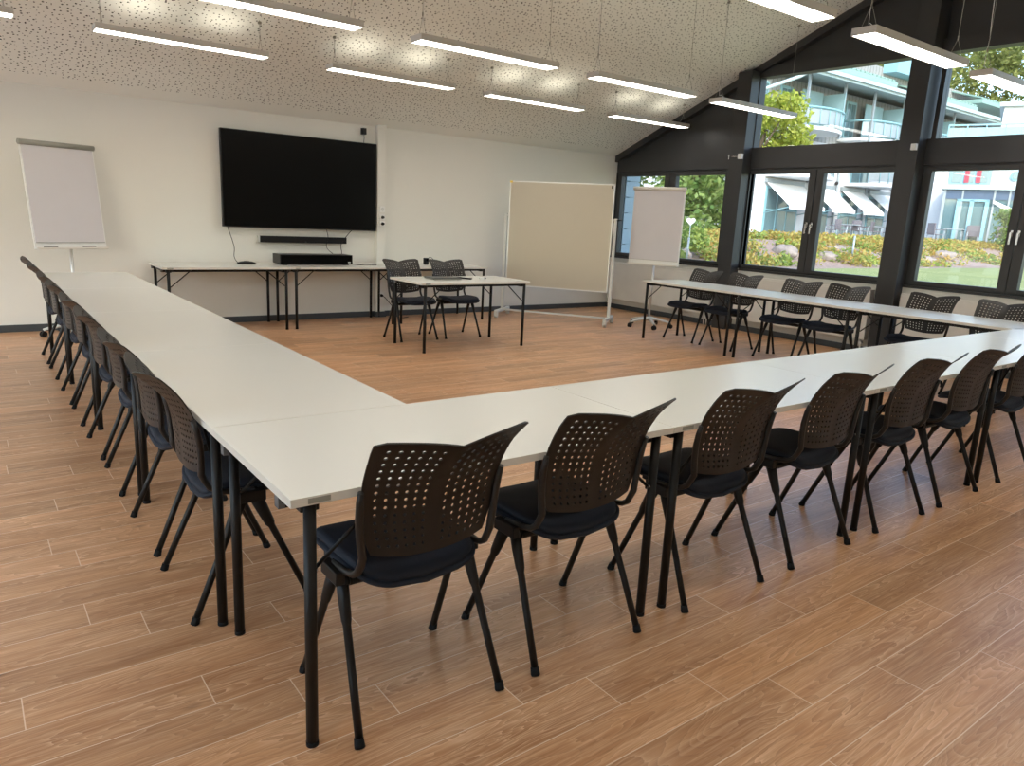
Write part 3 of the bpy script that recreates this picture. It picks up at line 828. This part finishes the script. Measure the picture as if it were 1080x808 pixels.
# ------------------------------------------------------------------ flipcharts
def flipchart(name_label, base, rz, lean, zb, zt, w, pens, offy=0.0):
    t = thing('flipchart', name_label, 'flipchart', base, rz)
    # five-star base with casters; local -y faces the reader
    bs = MB()
    for k in range(5):
        a = 2 * math.pi * k / 5 + .35
        e = (.31 * math.cos(a), .31 * math.sin(a))
        bs.tube([(0, 0, .115), (e[0] * .35, e[1] * .35, .12), (e[0] * .8, e[1] * .8, .09), (e[0], e[1], .075)], [(.03, .022), (.026, .02), (.02, .016), (.017, .013)], 10)
    bs.tube([(0, 0, .09), (0, 0, .15)], .035, 14)
    bo = bs.build('star_base', M['lightgrey'], t)
    for k in range(5):
        a = 2 * math.pi * k / 5 + .35
        e = Vector((.31 * math.cos(a), .31 * math.sin(a), 0)); tdir = Vector((-math.sin(a + .5), math.cos(a + .5), 0))
        c = MB().tube([tuple(e + tdir * .022 + Vector((0, 0, .03))), tuple(e + tdir * .006 + Vector((0, 0, .03)))], .03, 14)
        c.tube([tuple(e - tdir * .022 + Vector((0, 0, .03))), tuple(e - tdir * .006 + Vector((0, 0, .03)))], .03, 14)
        c.tube([tuple(e + Vector((0, 0, .03))), tuple(e + Vector((0, 0, .075)))], .009, 8)
        c.build('caster', M['black'], t)
    MB().tube([(0, 0, .12), (0, 0, zb + .15)], .017, 14).build('pole', M['alu'], t)
    mt = Matrix.Translation((0, -.03 + offy, zb)) @ Matrix.Rotation(-lean, 4, 'X')
    H = (zt - zb) / math.cos(lean)
    bd = MB().box(-w / 2, w / 2, -.004, .012, 0, H - .02, 0, mt).build('board', M['white'], t, bevel=.002)
    MB().box(-w / 2 + .012, w / 2 - .015, -.012, -.0045, .065, H - .045, 0, mt).build('paper_pad', M['paper'], t)
    MB().box(-w / 2 + .012, w / 2 - .015, -.0135, -.0122, .062, .066, 0, mt).build('pad_edge', M['greybar'], t)
    cb = MB().tube([tuple(mt @ Vector((-w / 2 - .01, -.012, H - .025))), tuple(mt @ Vector((w / 2 + .005, -.012, H - .025)))], .027, 14).build('clamp_bar', M['greybar'] if pens else M['edge'], t)
    MB().box(-w / 2, w / 2, -.05, 0, -.004, .006, 0, mt).box(-w / 2, w / 2, -.052, -.048, -.004, .014, 0, mt).build('pen_tray', M['edge'], t)
    if pens:
        for k, px in enumerate((-.22, .16)):
            P = lambda q: tuple(mt @ Vector(q))
            m = MB().tube([P((px - .06, -.025, .016)), P((px + .07, -.025, .016))], .009, 8).build('marker_pen', M['cap'])
            tag(m, 'dark marker on the left flipchart tray, %s one' % ('left' if k == 0 else 'right'), 'pen', 'pens on the flipchart tray')
            m.location = base; m.rotation_euler = (0, 0, rz)
    return t
flipchart('tall flipchart leaning back before the back wall at the far left', (.95, 8.93, 0), R(20), R(8), .905, 1.955, .71, True)
flipchart('flipchart with blank pinkish paper standing before the left window', (7.88, 7.25, 0), R(-70), R(1.5), .885, 1.945, .75, False)

# small actuators on the posts
for (y, z, rod, L_) in ((6.70, 2.415, True, 'small white box with a metal rod on the left dark post'), (4.345, 2.44, False, 'small white box on the dark post beside the right upper window')):
    t = thing('window_actuator', L_, 'actuator', (XR - .17, y, z))
    MB().box(-.045, -.0005, -.03, .03, -.035, .035).build('body', M['white'], t, bevel=.003)
    if rod:
        MB().tube([(-.02, .03, 0), (-.02, .19, 0)], .004, 8).box(-.026, -.014, .185, .2, -.035, .03).build('rod', M['chrome'], t)

# ------------------------------------------------------------------ outside: ground
GZ = .55
def ground_z(x, y):
    if y < 9: return GZ - .02
    t = max(0, min(1, (y + .25 * math.sin(x * .7) - 10.9) / 2.7)); t = t * t * (3 - 2 * t)
    return GZ + .60 * t
mb = MB()
nx, ny = 90, 60
xs = [9.32 + 81 * (i / nx) ** 1.6 for i in range(nx + 1)]
yy_ = [-30 + 40 * j / 12 for j in range(12)] + [10 + 6 * j / 40 for j in range(40)] + [16 + 60 * (j / 12) for j in range(13)]
vs = [(x, y, ground_z(x, y)) for y in yy_ for x in xs]
fs = [(j * (nx + 1) + i, j * (nx + 1) + i + 1, (j + 1) * (nx + 1) + i + 1, (j + 1) * (nx + 1) + i) for j in range(len(yy_) - 1) for i in range(nx)]
mb.add(vs, fs, 0, True)
S(mb.build('ground', M['lawn']))
mb = MB(); mb.box(-60, XL - .25, -60, 60, -.3, -.1)
S(mb.build('bounce_pavement', mat('pale_bounce_paving', (.62, .61, .58), rough=.9)))  # unseen ground, made pale to bounce sunlight in through the left windows

def leaf_cluster(mb, c, rad, n, size, rn, mi=0, flat=1.0):
    for _ in range(n):
        while True:
            p = Vector((rn.uniform(-1, 1), rn.uniform(-1, 1), rn.uniform(-1, 1)))
            if p.length <= 1: break
        p = p.normalized() * (p.length ** .5)
        q = Vector(c) + Vector((p.x * rad[0], p.y * rad[1], p.z * rad[2]))
        a = Vector((rn.gauss(0, 1), rn.gauss(0, 1), rn.gauss(0, 1))).normalized()
        b = a.orthogonal().normalized()
        if rn.random() < .5: b = a.cross(b)
        s = size * rn.uniform(.6, 1.3)
        vs = [q - a * s, q + b * s * .55, q + a * s, q - b * s * .55]
        k = len(mb.v); mb.v += [tuple(v) for v in vs]; mb.f.append((k, k + 1, k + 2, k + 3)); mb.m.append(mi); mb.sm.append(False)

# ground-cover heath on the bank (uncountable)
mb = MB(); rn = random.Random(3)
for k in range(3000):
    x = 10.5 + 32 * rn.random() ** 1.3; y = rn.uniform(10.9, 14.6)
    if .94 * x + .342 * y > 41.2 or (x - 12.4) ** 2 + (y - 11.2) ** 2 < .5 or (x - 14.1) ** 2 + (y - 12.1) ** 2 < .4: continue
    n_ = math.sin(x * 1.3) + math.sin(x * .47 + y * 2.1) + math.sin(y * 3.3 + x * .9)
    t_ = (y - 10.9) / 3.7
    if n_ < .9 - 2.6 * t_ and rn.random() < .93: continue
    h = rn.uniform(.10, .20)
    leaf_cluster(mb, (x, y, ground_z(x, y) + h * .55), (rn.uniform(.16, .32), rn.uniform(.16, .3), h), 26, .055, rn, 0 if rn.random() < .5 + .4 * t_ else 1)
tag(mb.build('heath_plants', [M['heath'], M['heath2']], fix=False), 'yellow and orange heath plants covering the garden bank', 'plants', None, 'stuff')
# rocks in the bank
rn = random.Random(11)
rk = [(12.6, 11.6, .30), (13.8, 11.9, .38), (14.9, 11.5, .26), (15.8, 12.1, .42), (17.1, 11.7, .30), (18.2, 12.0, .40), (19.6, 11.6, .30), (20.7, 12.0, .36), (22.3, 11.7, .33), (24.2, 12.0, .40), (25.8, 11.7, .30), (27.5, 11.9, .38)]
wd = ['rounded', 'flat', 'small', 'broad', 'small', 'broad', 'low', 'rounded', 'low', 'broad', 'small', 'rounded']
for i, (x, y, r) in enumerate(rk):
    o = MB().ball((0, 0, 0), r * .8, 12, 8, 0, (1.3, .8, .6), .22, rn).build('boulder', M['rock'])
    o.location = (x, y, ground_z(x, y) + r * .2); o.rotation_euler = (0, 0, rn.uniform(0, 3))
    tag(o, '%s grey-brown rock in the garden bank, %s' % (wd[i], 'leftmost of them' if i == 0 else 'number %d from the left' % (i + 1)), 'rock', 'rocks in the garden bank')

# neighbour wing wall outside the corner
mb = MB()
for k in range(9): mb.box(XR + .175, XR + .50, 9.235, 9.33, .30 + k * .262, .30 + k * .262 + .25)
mb.box(XR + .285, XR + .49, 9.26, 9.6, -.1, 2.5)
S(mb.build('wall_outside', M['cladding']))

# ------------------------------------------------------------------ hotel building far behind (facade faces -y)
ht = thing('hotel_building', 'pale hotel with balconies and awnings across the garden', 'building', (44, 26, 1.1))
def hb(name, m, boxes, parent=None, prism=None, bevel=0, label=None):
    q = MB()
    for b in boxes: q.box(b[0] - 44, b[1] - 44, b[2] - 26, b[3] - 26, b[4] - 1.1, b[5] - 1.1)
    o = q.build(name, m, parent or ht, bevel=bevel)
    if label: o['label'] = label
    return o
hb('wall', M['render'], [(34, 66, 26, 34, .5, 6.6)])
hb('wall', M['siding'], [(33.0, 66, 26.02, 34, 6.6, 9.6)])
# lean roof with fascia and gutter
q = MB(); q.prism([(23.5 - 26, 9.42 - 1.1), (34.5 - 26, 11.4 - 1.1), (34.5 - 26, 11.65 - 1.1), (23.5 - 26, 9.75 - 1.1)], 'x', 35.6 - 44, 67 - 44)
rf = q.build('roof', M['roof'], ht)
hb('gutter', M['roof'], [(35.6, 67, 23.35, 23.5, 9.55, 9.75)], rf)
q = MB(); q.tube([(36.0 - 44, -2.5, 8.45), (35.6 - 44, -2.2, 8.1), (34.6 - 44, -.4, 7.4), (34.4 - 44, -.1, 7.0), (34.4 - 44, -.1, 0)], .09, 8)
q.build('downpipe', M['roof'], ht)
# upper storey set back, with striped roofs
hb('penthouse', M['siding'], [(46, 70, 29.5, 36, 10.0, 13.0)])
hb('penthouse', M['turq'], [(53.8, 60, 28.5, 29.5, 12.6, 13.6)], label='turquoise roof bay')
for k, (a, b, z) in enumerate(((43.5, 51.5, 12.35), (56.0, 64, 12.3), (64.5, 73, 13.0))):
    q = MB()
    n_ = 16
    for i in range(n_):
        xx = a + (b - a) * i / n_
        q.prism([(27.2 - 26, z - 1.1 - .9), (31 - 26, z - 1.1 + .2), (31 - 26, z - 1.1 + .3), (27.2 - 26, z - 1.1 - .8)], 'x', xx - 44, xx + (b - a) / n_ * .72 - 44)
    q.box(a - 44, b - 44, 1.1, 5, z - 1.1 - 1.25, z - 1.1 - .95)
    q.build('canopy_roof', M['roofgreen'], ht)
# balconies
def balcony(x0, x1, z, first):
    n_ = 14
    cx = (x0 + x1) / 2; w = (x1 - x0) / 2
    arc = [(cx - w + 2 * w * k / n_, 26 - 1.5 - .75 * math.sin(math.pi * k / n_) ** .8) for k in range(n_ + 1)]
    poly = [(x0 - 44, 0.0)] + [(a - 44, b - 26) for a, b in arc] + [(x1 - 44, 0.0)]
    q = MB(); q.prism(poly, 'z', z - .18 - 1.1, z - 1.1); sl = q.build('balcony', M['render'], ht)
    r = MB()
    P = [(a - 44, b - 26, z + .95 - 1.1) for a, b in arc]
    r.tube([(x0 - 44, 0, z + .95 - 1.1)] + P + [(x1 - 44, 0, z + .95 - 1.1)], .06, 6)
    for (a, b) in arc[::2]: r.tube([(a - 44, b - 26, z - 1.1), (a - 44, b - 26, z + .95 - 1.1)], .025, 6)
    r.build('railing', M['turq'], sl)
    g = MB()
    for (a, b), (c, d_) in zip(arc, arc[1:]):
        g.add([(a - 44, b - 25.97, z + .12 - 1.1), (c - 44, d_ - 25.97, z + .12 - 1.1), (c - 44, d_ - 25.97, z + .85 - 1.1), (a - 44, b - 25.97, z + .85 - 1.1)], [(0, 1, 2, 3)])
    gs = g.build('railing_infill', M['galv'], sl, fix=False)
    so_ = gs.modifiers.new('S', 'SOLIDIFY'); so_.thickness = .02
    return sl
for i, x in enumerate((37.2, 43.9, 50.6)):
    balcony(x - .6, x + 4.0, 7.0, i == 0)
    q = MB()
    for xx, yy in ((x - .2, 24.2), (x + 3.3, 24.2)): q.box(xx - .06 - 44, xx + .06 - 44, yy - .06 - 26, yy + .06 - 26, 6.6 - 1.1, 9.6 - 1.1)
    q.build('balcony_post', M['galv'], ht)
    q = MB(); q.box(x + 3.2 - 44, x + 3.28 - 44, -1.9, 0.0, 5.95, 7.9); q.build('divider', M['milk'], ht)
    q = MB(); q.box(x + 1.1 - 44, x + 3.1 - 44, -.62, -.56, 5.95, 8.0); q.build('divider', M['milk'], ht)
    w = hb('window', M['turq'], [(x - .1, x + 1.0, 25.94, 26.02, 7.05, 9.2)])
    hb('pane', M['pane'], [(x + .02, x + .41, 25.92, 25.95, 7.2, 9.05), (x + .49, x + .88, 25.92, 25.95, 7.2, 9.05)], w)
    if i < 2:
        w = hb('window', M['turq'], [(x + 5.0, x + 6.1, 25.94, 26.02, 7.6, 9.05)])
        hb('pane', M['pane'], [(x + 5.12, x + 5.98, 25.92, 25.95, 7.72, 8.93)], w)
w = hb('window', M['turq'], [(34.9, 36.0, 25.94, 26.02, 7.8, 9.2)]); hb('pane', M['pane'], [(35.0, 35.9, 25.92, 25.95, 7.9, 9.1)], w)
for i, x in enumerate((36.4, 44.6, 50.5)):
    balcony(x + .2, x + 4.6, 4.5, False)
    w = hb('window', M['turq'], [(x + .8, x + 2.8, 25.94, 26.02, 4.5, 6.4)]); hb('pane', M['pane'], [(x + .9, x + 1.75, 25.92, 25.95, 4.6, 6.3), (x + 1.85, x + 2.7, 25.92, 25.95, 4.6, 6.3)], w)
# ground floor glazing and awnings
for i, (x0, x1) in enumerate(((36.75, 40.2), (41.0, 43.5), (44.5, 46.9), (47.8, 50.3), (51.2, 53.7))):
    g0 = x0 + .1; g1 = x1 - .15
    w = hb('window', M['turq'], [(g0, g1, 25.93, 26.02, 1.15, 3.85)])
    pn_ = 3 if i == 0 else 2
    q = MB()
    for k in range(pn_):
        a = g0 + .12 + k * (g1 - g0 - .12) / pn_; b = a + (g1 - g0 - .12) / pn_ - .12
        q.box(a - 44, b - 44, -.09, -.06, 1.3 - 1.1, 2.5 - 1.1); q.box(a - 44, b - 44, -.09, -.06, 2.6 - 1.1, 3.7 - 1.1)
    q.build('pane', M['pane'], w)
    # sloped awning cloth on a box with two arms
    q = MB(); q.prism([(-.1, 4.0 - 1.1), (-1.7, 2.75 - 1.1), (-1.7, 2.79 - 1.1), (-.1, 4.04 - 1.1)], 'x', x0 - 44, x1 - 44)
    q.box(x0 - 44, x1 - 44, -1.72, -1.69, 2.6 - 1.1, 2.79 - 1.1)
    aw = q.build('awning', M['awning'], ht)
    hb('awning_box', M['galv'], [(x0 - .1, x1 + .1, 25.82, 26.0, 4.0, 4.22)], aw)
    q = MB()
    for xx in (x0 + .1, x1 - .1): q.tube([(xx - 44, -.05, 2.35 - 1.1), (xx - 44, -1.68, 2.72 - 1.1)], .025, 6)
    q.build('awning_arm', M['turq'], aw)
q = MB()
for x in (43.9, 47.3): q.tube([(x - 44, -.1, 0), (x - 44, -.1, 5.4)], .06, 8)
q.build('downpipe', M['galv'], ht)
q = MB()
for (x, z) in ((40.6, 4.35), (43.75, 4.4), (47.6, 4.4), (50.6, 4.4)): q.ball((x - 44, -.12, z - 1.1), .11, 8, 6)
q.build('wall_lamp', M['gloss'], ht)

# glass pavilion with blue band, facing the camera side
az = R(70)
pv = thing('glass_pavilion', 'glazed pavilion with a dark blue band and turquoise doors', 'building', (42 * math.sin(az), 42 * math.cos(az), 1.15), R(-70))
# local: x along the front (to the right in the photo), -y towards the room
def lb(name, m, boxes, parent=None, label=None):
    q = MB()
    for b in boxes: q.box(b[0], b[1], b[2], b[3], b[4] - 1.15, b[5] - 1.15)
    o = q.build(name, m, parent or pv)
    if label: o['label'] = label
    return o
lb('roof', M['roof'], [(-3.1, 4, -.25, 2.15, 3.74, 3.95)])
lb('band', M['bluepanel'], [(-2.9, -2.2, -.05, .1, 3.30, 3.72), (-2.12, -.92, -.05, .1, 3.30, 3.72), (-.84, -.32, -.05, .1, 3.30, 3.72), (-.24, .6, -.05, .1, 3.30, 3.72), (.68, 4, -.05, .1, 3.30, 3.72)])
lb('post', M['galv'], [(-2.2, -2.12, -.08, .1, 1.1, 3.74), (-.92, -.84, -.08, .1, 1.1, 3.74), (-.32, -.24, -.08, .1, 1.1, 3.74), (.6, .68, -.08, .1, 1.1, 3.74), (-2.98, -2.86, -.08, .1, 1.1, 3.74)])
dr = lb('door', M['turq'], [(-2.36, -2.2, -.1, .05, 1.1, 3.28), (-1.82, -1.66, -.1, .05, 1.1, 3.28), (-1.2, -1.04, -.1, .05, 1.1, 3.28), (-2.36, -1.04, -.1, .05, 3.2, 3.3)])
lb('pane', M['pane'], [(-2.86, -2.36, .0, .04, 1.1, 3.3), (-2.2, -1.82, .0, .04, 1.1, 3.2), (-1.66, -1.2, .0, .04, 1.1, 3.2), (-1.04, -.92, 0, .04, 1.1, 3.3), (-.84, -.32, 0, .04, 1.1, 3.3), (-.24, .6, 0, .04, 1.1, 3.3), (.68, 4, 0, .04, 1.1, 3.3)])
lb('core', M['render'], [(-2.9, 4, 1.2, 2.1, 1.0, 3.74)])
q = MB(); q.add([(-.9, -.2, 2.0), (.3, -.2, 1.3), (.3, -.22, 1.6), (-.9, -.22, 2.12)], [(0, 1, 2, 3)]); o = q.build('awning', M['awning'], pv, fix=False); m_ = o.modifiers.new('S', 'SOLIDIFY'); m_.thickness = .03
# wing behind the pavilion
wg = thing('white_wing', 'white wing of the hotel behind the glass pavilion', 'building', (44.2 * math.sin(az), 44.2 * math.cos(az), 1.15), R(-70))
lb('wall', M['render'], [(-3.7, 5, .2, 6, 1.0, 6.2)], wg)
w = lb('window', M['turq'], [(-3.0, -1.2, .1, .22, 4.1, 5.2)], wg)
lb('pane', M['pane'], [(-2.9, -2.45, .07, .12, 4.2, 5.1), (-2.35, -1.95, .07, .12, 4.2, 5.1), (-1.85, -1.35, .07, .12, 4.2, 5.1)], w)
lb('curtain', M['red'], [(-2.35, -2.15, .03, .07, 4.2, 5.1), (-1.85, -1.65, .03, .07, 4.2, 5.1)], w)
q = MB(); q.tube([(-.2, .05, 4.55 - 1.15), (-.2, .22, 4.55 - 1.15)], .24, 20); pw = q.build('round_window', M['turq'], wg)
q = MB(); q.tube([(-.2, .02, 4.55 - 1.15), (-.2, .06, 4.55 - 1.15)], .18, 20); q.build('pane', M['pane'], pw)
lb('terrace_railing', M['turq'], [(-3.4, .6, -.1, -.04, 6.9, 6.97)] + [(e, e + .05, -.1, -.04, 6.2, 6.9) for e in (-3.4, -2.6, -1.8, -1.0, -.2, .55)], wg)
lb('railing_infill', M['milk'], [(-3.35, .55, -.085, -.06, 6.3, 6.8)], wg)
lb('terrace_wall', M['render'], [(-1.2, 5, .4, 6, 6.2, 7.8)], wg)
lb('parapet', M['roof'], [(-1.4, 5, .2, 6, 7.8, 8.0)], wg)

# garden chairs and tables on the terrace
def garden_chair():
    t = thing('garden_chair', 'tmp', 'chair')
    MB().box(-.25, .25, -.24, .24, .42, .46).build('seat', M['wicker'], t, bevel=.01)
    MB().box(-.25, .25, .22, .27, .46, .95).build('backrest', M['wicker'], t, bevel=.01)
    for sx in (-1, 1):
        MB().box(sx * .26 - .02, sx * .26 + .02, -.22, .25, .64, .67).build('armrest', M['wicker'], t)
        for sy in (-1, 1): MB().tube([(sx * .24, sy * .22, 0), (sx * .24, sy * .22, .64 if sy < 0 else .45)], .018, 6).build('leg', M['galv'], t)
    return t
def garden_table():
    t = thing('garden_table', 'tmp', 'table')
    MB().box(-.6, .6, -.4, .4, .70, .74).build('tabletop', M['galv'], t)
    for sx in (-1, 1):
        for sy in (-1, 1): MB().tube([(sx * .52, sy * .33, 0), (sx * .52, sy * .33, .70)], .02, 6).build('leg', M['galv'], t)
    return t
gc = garden_chair(); gt = garden_table()
TZ = GZ + .60
spots = [(34.3, 19.6, 10), (35.0, 20.6, 185), (36.2, 19.8, -15), (36.9, 20.7, 170), (38.2, 20.0, 20), (38.9, 20.9, 190), (40.2, 20.0, 0), (40.9, 21.0, 170),
         (36.4, 16.3, 60), (37.6, 15.2, 200), (38.0, 14.2, 120), (38.6, 15.6, 300)]
for i, (x, y, a) in enumerate(spots):
    o = gc if i == 0 else dup(gc, (0, 0, 0), 0)
    o.location = (x, y, TZ); o.rotation_euler = (0, 0, R(a))
    where = ('under the awnings, %s from the left' % ordn[i]) if i < 8 else ('before the glass pavilion, %s from the left' % ordn[i - 8])
    tag(o, 'grey wicker garden chair on the terrace ' + where, 'chair', 'garden chairs on the terrace')
for i, (x, y, a, w_) in enumerate(((35.6, 20.2, 0, 'left one under the awnings'), (39.6, 20.5, 0, 'right one under the awnings'), (37.3, 15.9, 20, 'before the glass pavilion'))):
    o = gt if i == 0 else dup(gt, (0, 0, 0), 0)
    o.location = (x, y, TZ); o.rotation_euler = (0, 0, R(a))
    tag(o, 'grey garden table on the terrace, ' + w_, 'table', 'garden tables on the terrace')

# trees and bushes
def tree(label, loc, rad, hz, n, size, m, seed, name='leafy_tree', trunk=True, group='trees outside the windows', off=(0, 0)):
    rn = random.Random(seed)
    t = thing(name, label, 'tree' if 'tree' in name else 'bush', loc, 0, group)
    mb = MB(); k = 34
    for i in range(k):
        a = rn.uniform(0, 6.28); rr = rn.random() ** .5 * .72; zz = rn.uniform(-.75, .75)
        c = (off[0] + math.cos(a) * rr * rad[0] * (1 - .4 * abs(zz)), off[1] + math.sin(a) * rr * rad[1] * (1 - .4 * abs(zz)), hz + zz * rad[2])
        s = rn.uniform(.28, .46)
        leaf_cluster(mb, c, (rad[0] * s, rad[1] * s, rad[2] * s * .8), n // k, size, rn)
    mb.build('crown', M[m], t, fix=False)
    if trunk:
        q = MB().tube([(0, 0, -.1), (.02, 0, hz * .5), (off[0] * .6, off[1] * .6, hz)], [.16, .12, .07], 8)
        for i in range(5):
            a = i * 1.3; q.tube([(off[0] * .1 * i, off[1] * .1 * i, hz * (.5 + .07 * i)), (off[0] + math.cos(a) * rad[0] * .5, off[1] + math.sin(a) * rad[1] * .5, hz + rad[2] * (.1 * i - .1))], [.06, .02], 6)
        q.build('trunk', M['bark'], t)
    return t
tree('yellow-green tree before the hotel balconies in the upper window', (22.8, 17.05, 1.1), (1.5, 1.3, 1.35), 3.75, 4600, .085, 'leaf_y', 1, off=(.75, -.65))
tree('tall leafy tree seen through the left window right of the flipchart', (18.3, 15.4, .95), (2.0, 1.9, 3.3), 3.2, 10000, .10, 'leaf_g', 2)
tree('broad leafy tree hidden largely behind the right flipchart', (17.6, 18.6, .95), (2.7, 2.2, 3.4), 3.3, 9000, .11, 'leaf_g', 3)
tree('dark leafy tree seen in the gap left of the right flipchart', (17.3, 23.4, .95), (3.4, 2.4, 3.8), 3.7, 8000, .13, 'leaf_g', 4)
tree('low green shrub behind the stake in the left window', (12.3, 11.2, GZ), (.85, .7, .5), .55, 2600, .06, 'leaf_g', 5, 'garden_shrub', False, 'shrubs in the garden')
tree('silvery green shrub under the heart ornament in the left window', (14.1, 12.1, GZ + .1), (.8, .6, .45), .5, 2200, .06, 'heath2', 6, 'garden_shrub', False, 'shrubs in the garden')
tree('round green bush before the glass pavilion', (35.7, 12.75, 1.0), (1.0, 1.0, .9), .95, 3500, .08, 'leaf_g', 7, 'garden_shrub', False, 'shrubs in the garden')
ft_ = [(72, 44, 0), (80, 40, 1), (88, 36, 2), (95, 30, 0), (76, 52, 2), (98, 24, 1), (104, 34, 0), (90, 46, 2)]
fw = ['leftmost', 'second from the left', 'third from the left', 'rounded, right of the lamp wire', 'tall, behind the penthouse roof', 'rightmost', 'far back at the right', 'far back in the middle']
for i, (x, y, k) in enumerate(ft_):
    tree('tall olive-green tree above the hotel roofs, ' + fw[i], (x, y, 4 if y > 35 else 0), (6.5, 6.5, 7.0), (11, 13, 12)[k], 9000, .24, 'leaf_o', 20 + i)

# heart ornament and stakes
hs = thing('heart_ornament', 'white heart garden ornament on a stake outside the left window', 'ornament', (11.6, 9.8, GZ))
MB().tube([(0, 0, 0), (0, 0, .95)], .008, 6).build('stake', M['galv'], hs)
hp = []
for k in range(28):
    t_ = 2 * math.pi * k / 28
    hp.append((.0055 * 16 * math.sin(t_) ** 3, .98 + .0055 * (13 * math.cos(t_) - 5 * math.cos(2 * t_) - 2 * math.cos(3 * t_) - math.cos(4 * t_))))
MB().prism(hp, 'y', -.015, .015).build('heart', M['white'], hs, bevel=.006).rotation_euler = (0, 0, R(-50))
st = MB().tube([(0, 0, 0), (.02, 0, .65)], .025, 8).build('garden_stake', M['galv']); st.location = (12.4, 10.5, GZ)
tag(st, 'pale grey stake in the grass below the heart ornament', 'stake')
st = MB().tube([(0, 0, 0), (0, 0, .75)], .03, 8).build('fence_post', M['galv']); st.location = (20.6, 11.4, ground_z(20.6, 11.4) - .02)
tag(st, 'thin grey post on the garden bank before the awnings', 'post')

# ------------------------------------------------------------------ light
w = bpy.data.worlds.new('World'); sc.world = w; w.use_nodes = True
nt = w.node_tree
bg = nt.nodes['Background']
sky = nt.nodes.new('ShaderNodeTexSky'); sky.sky_type = 'NISHITA'; sky.sun_disc = False
sky.sun_elevation = R(38); sky.sun_rotation = R(220); sky.dust_density = 1.5; sky.air_density = 1.0
nt.links.new(sky.outputs[0], bg.inputs[0]); bg.inputs[1].default_value = 0.68
sn = bpy.data.lights.new('sun', 'SUN'); sn.energy = 1.6; sn.angle = R(.6); sn.color = (1, .96, .9)
so = bpy.data.objects.new('sun', sn); col.objects.link(so)
dv = Vector((.5, .6, -.62)).normalized()
so.rotation_euler = dv.to_track_quat('-Z', 'Y').to_euler()

# ------------------------------------------------------------------ camera
cam = bpy.data.cameras.new('camera'); co = bpy.data.objects.new('camera', cam); col.objects.link(co)
f, a, b, c = 777.41, .647484, -.221854, .0497451
fw_ = Vector((math.sin(a) * math.cos(b), math.cos(a) * math.cos(b), math.sin(b)))
rt = Vector((math.cos(a), -math.sin(a), 0)); up = rt.cross(fw_)
r2 = math.cos(c) * rt + math.sin(c) * up; u2 = -math.sin(c) * rt + math.cos(c) * up
co.matrix_world = Matrix(((r2.x, u2.x, -fw_.x, 0), (r2.y, u2.y, -fw_.y, 0), (r2.z, u2.z, -fw_.z, 1.45), (0, 0, 0, 1)))
cam.sensor_width = 36; cam.lens = f * 36 / 1080; cam.clip_start = .05; cam.clip_end = 500
sc.camera = co
vs_ = sc.view_settings
sc.display_settings.display_device = 'sRGB'
vs_.view_transform = 'Standard'; vs_.look = 'None'; vs_.exposure = 0.25; vs_.gamma = 1.0; vs_.use_curve_mapping = False
sc.cycles.use_denoising = True
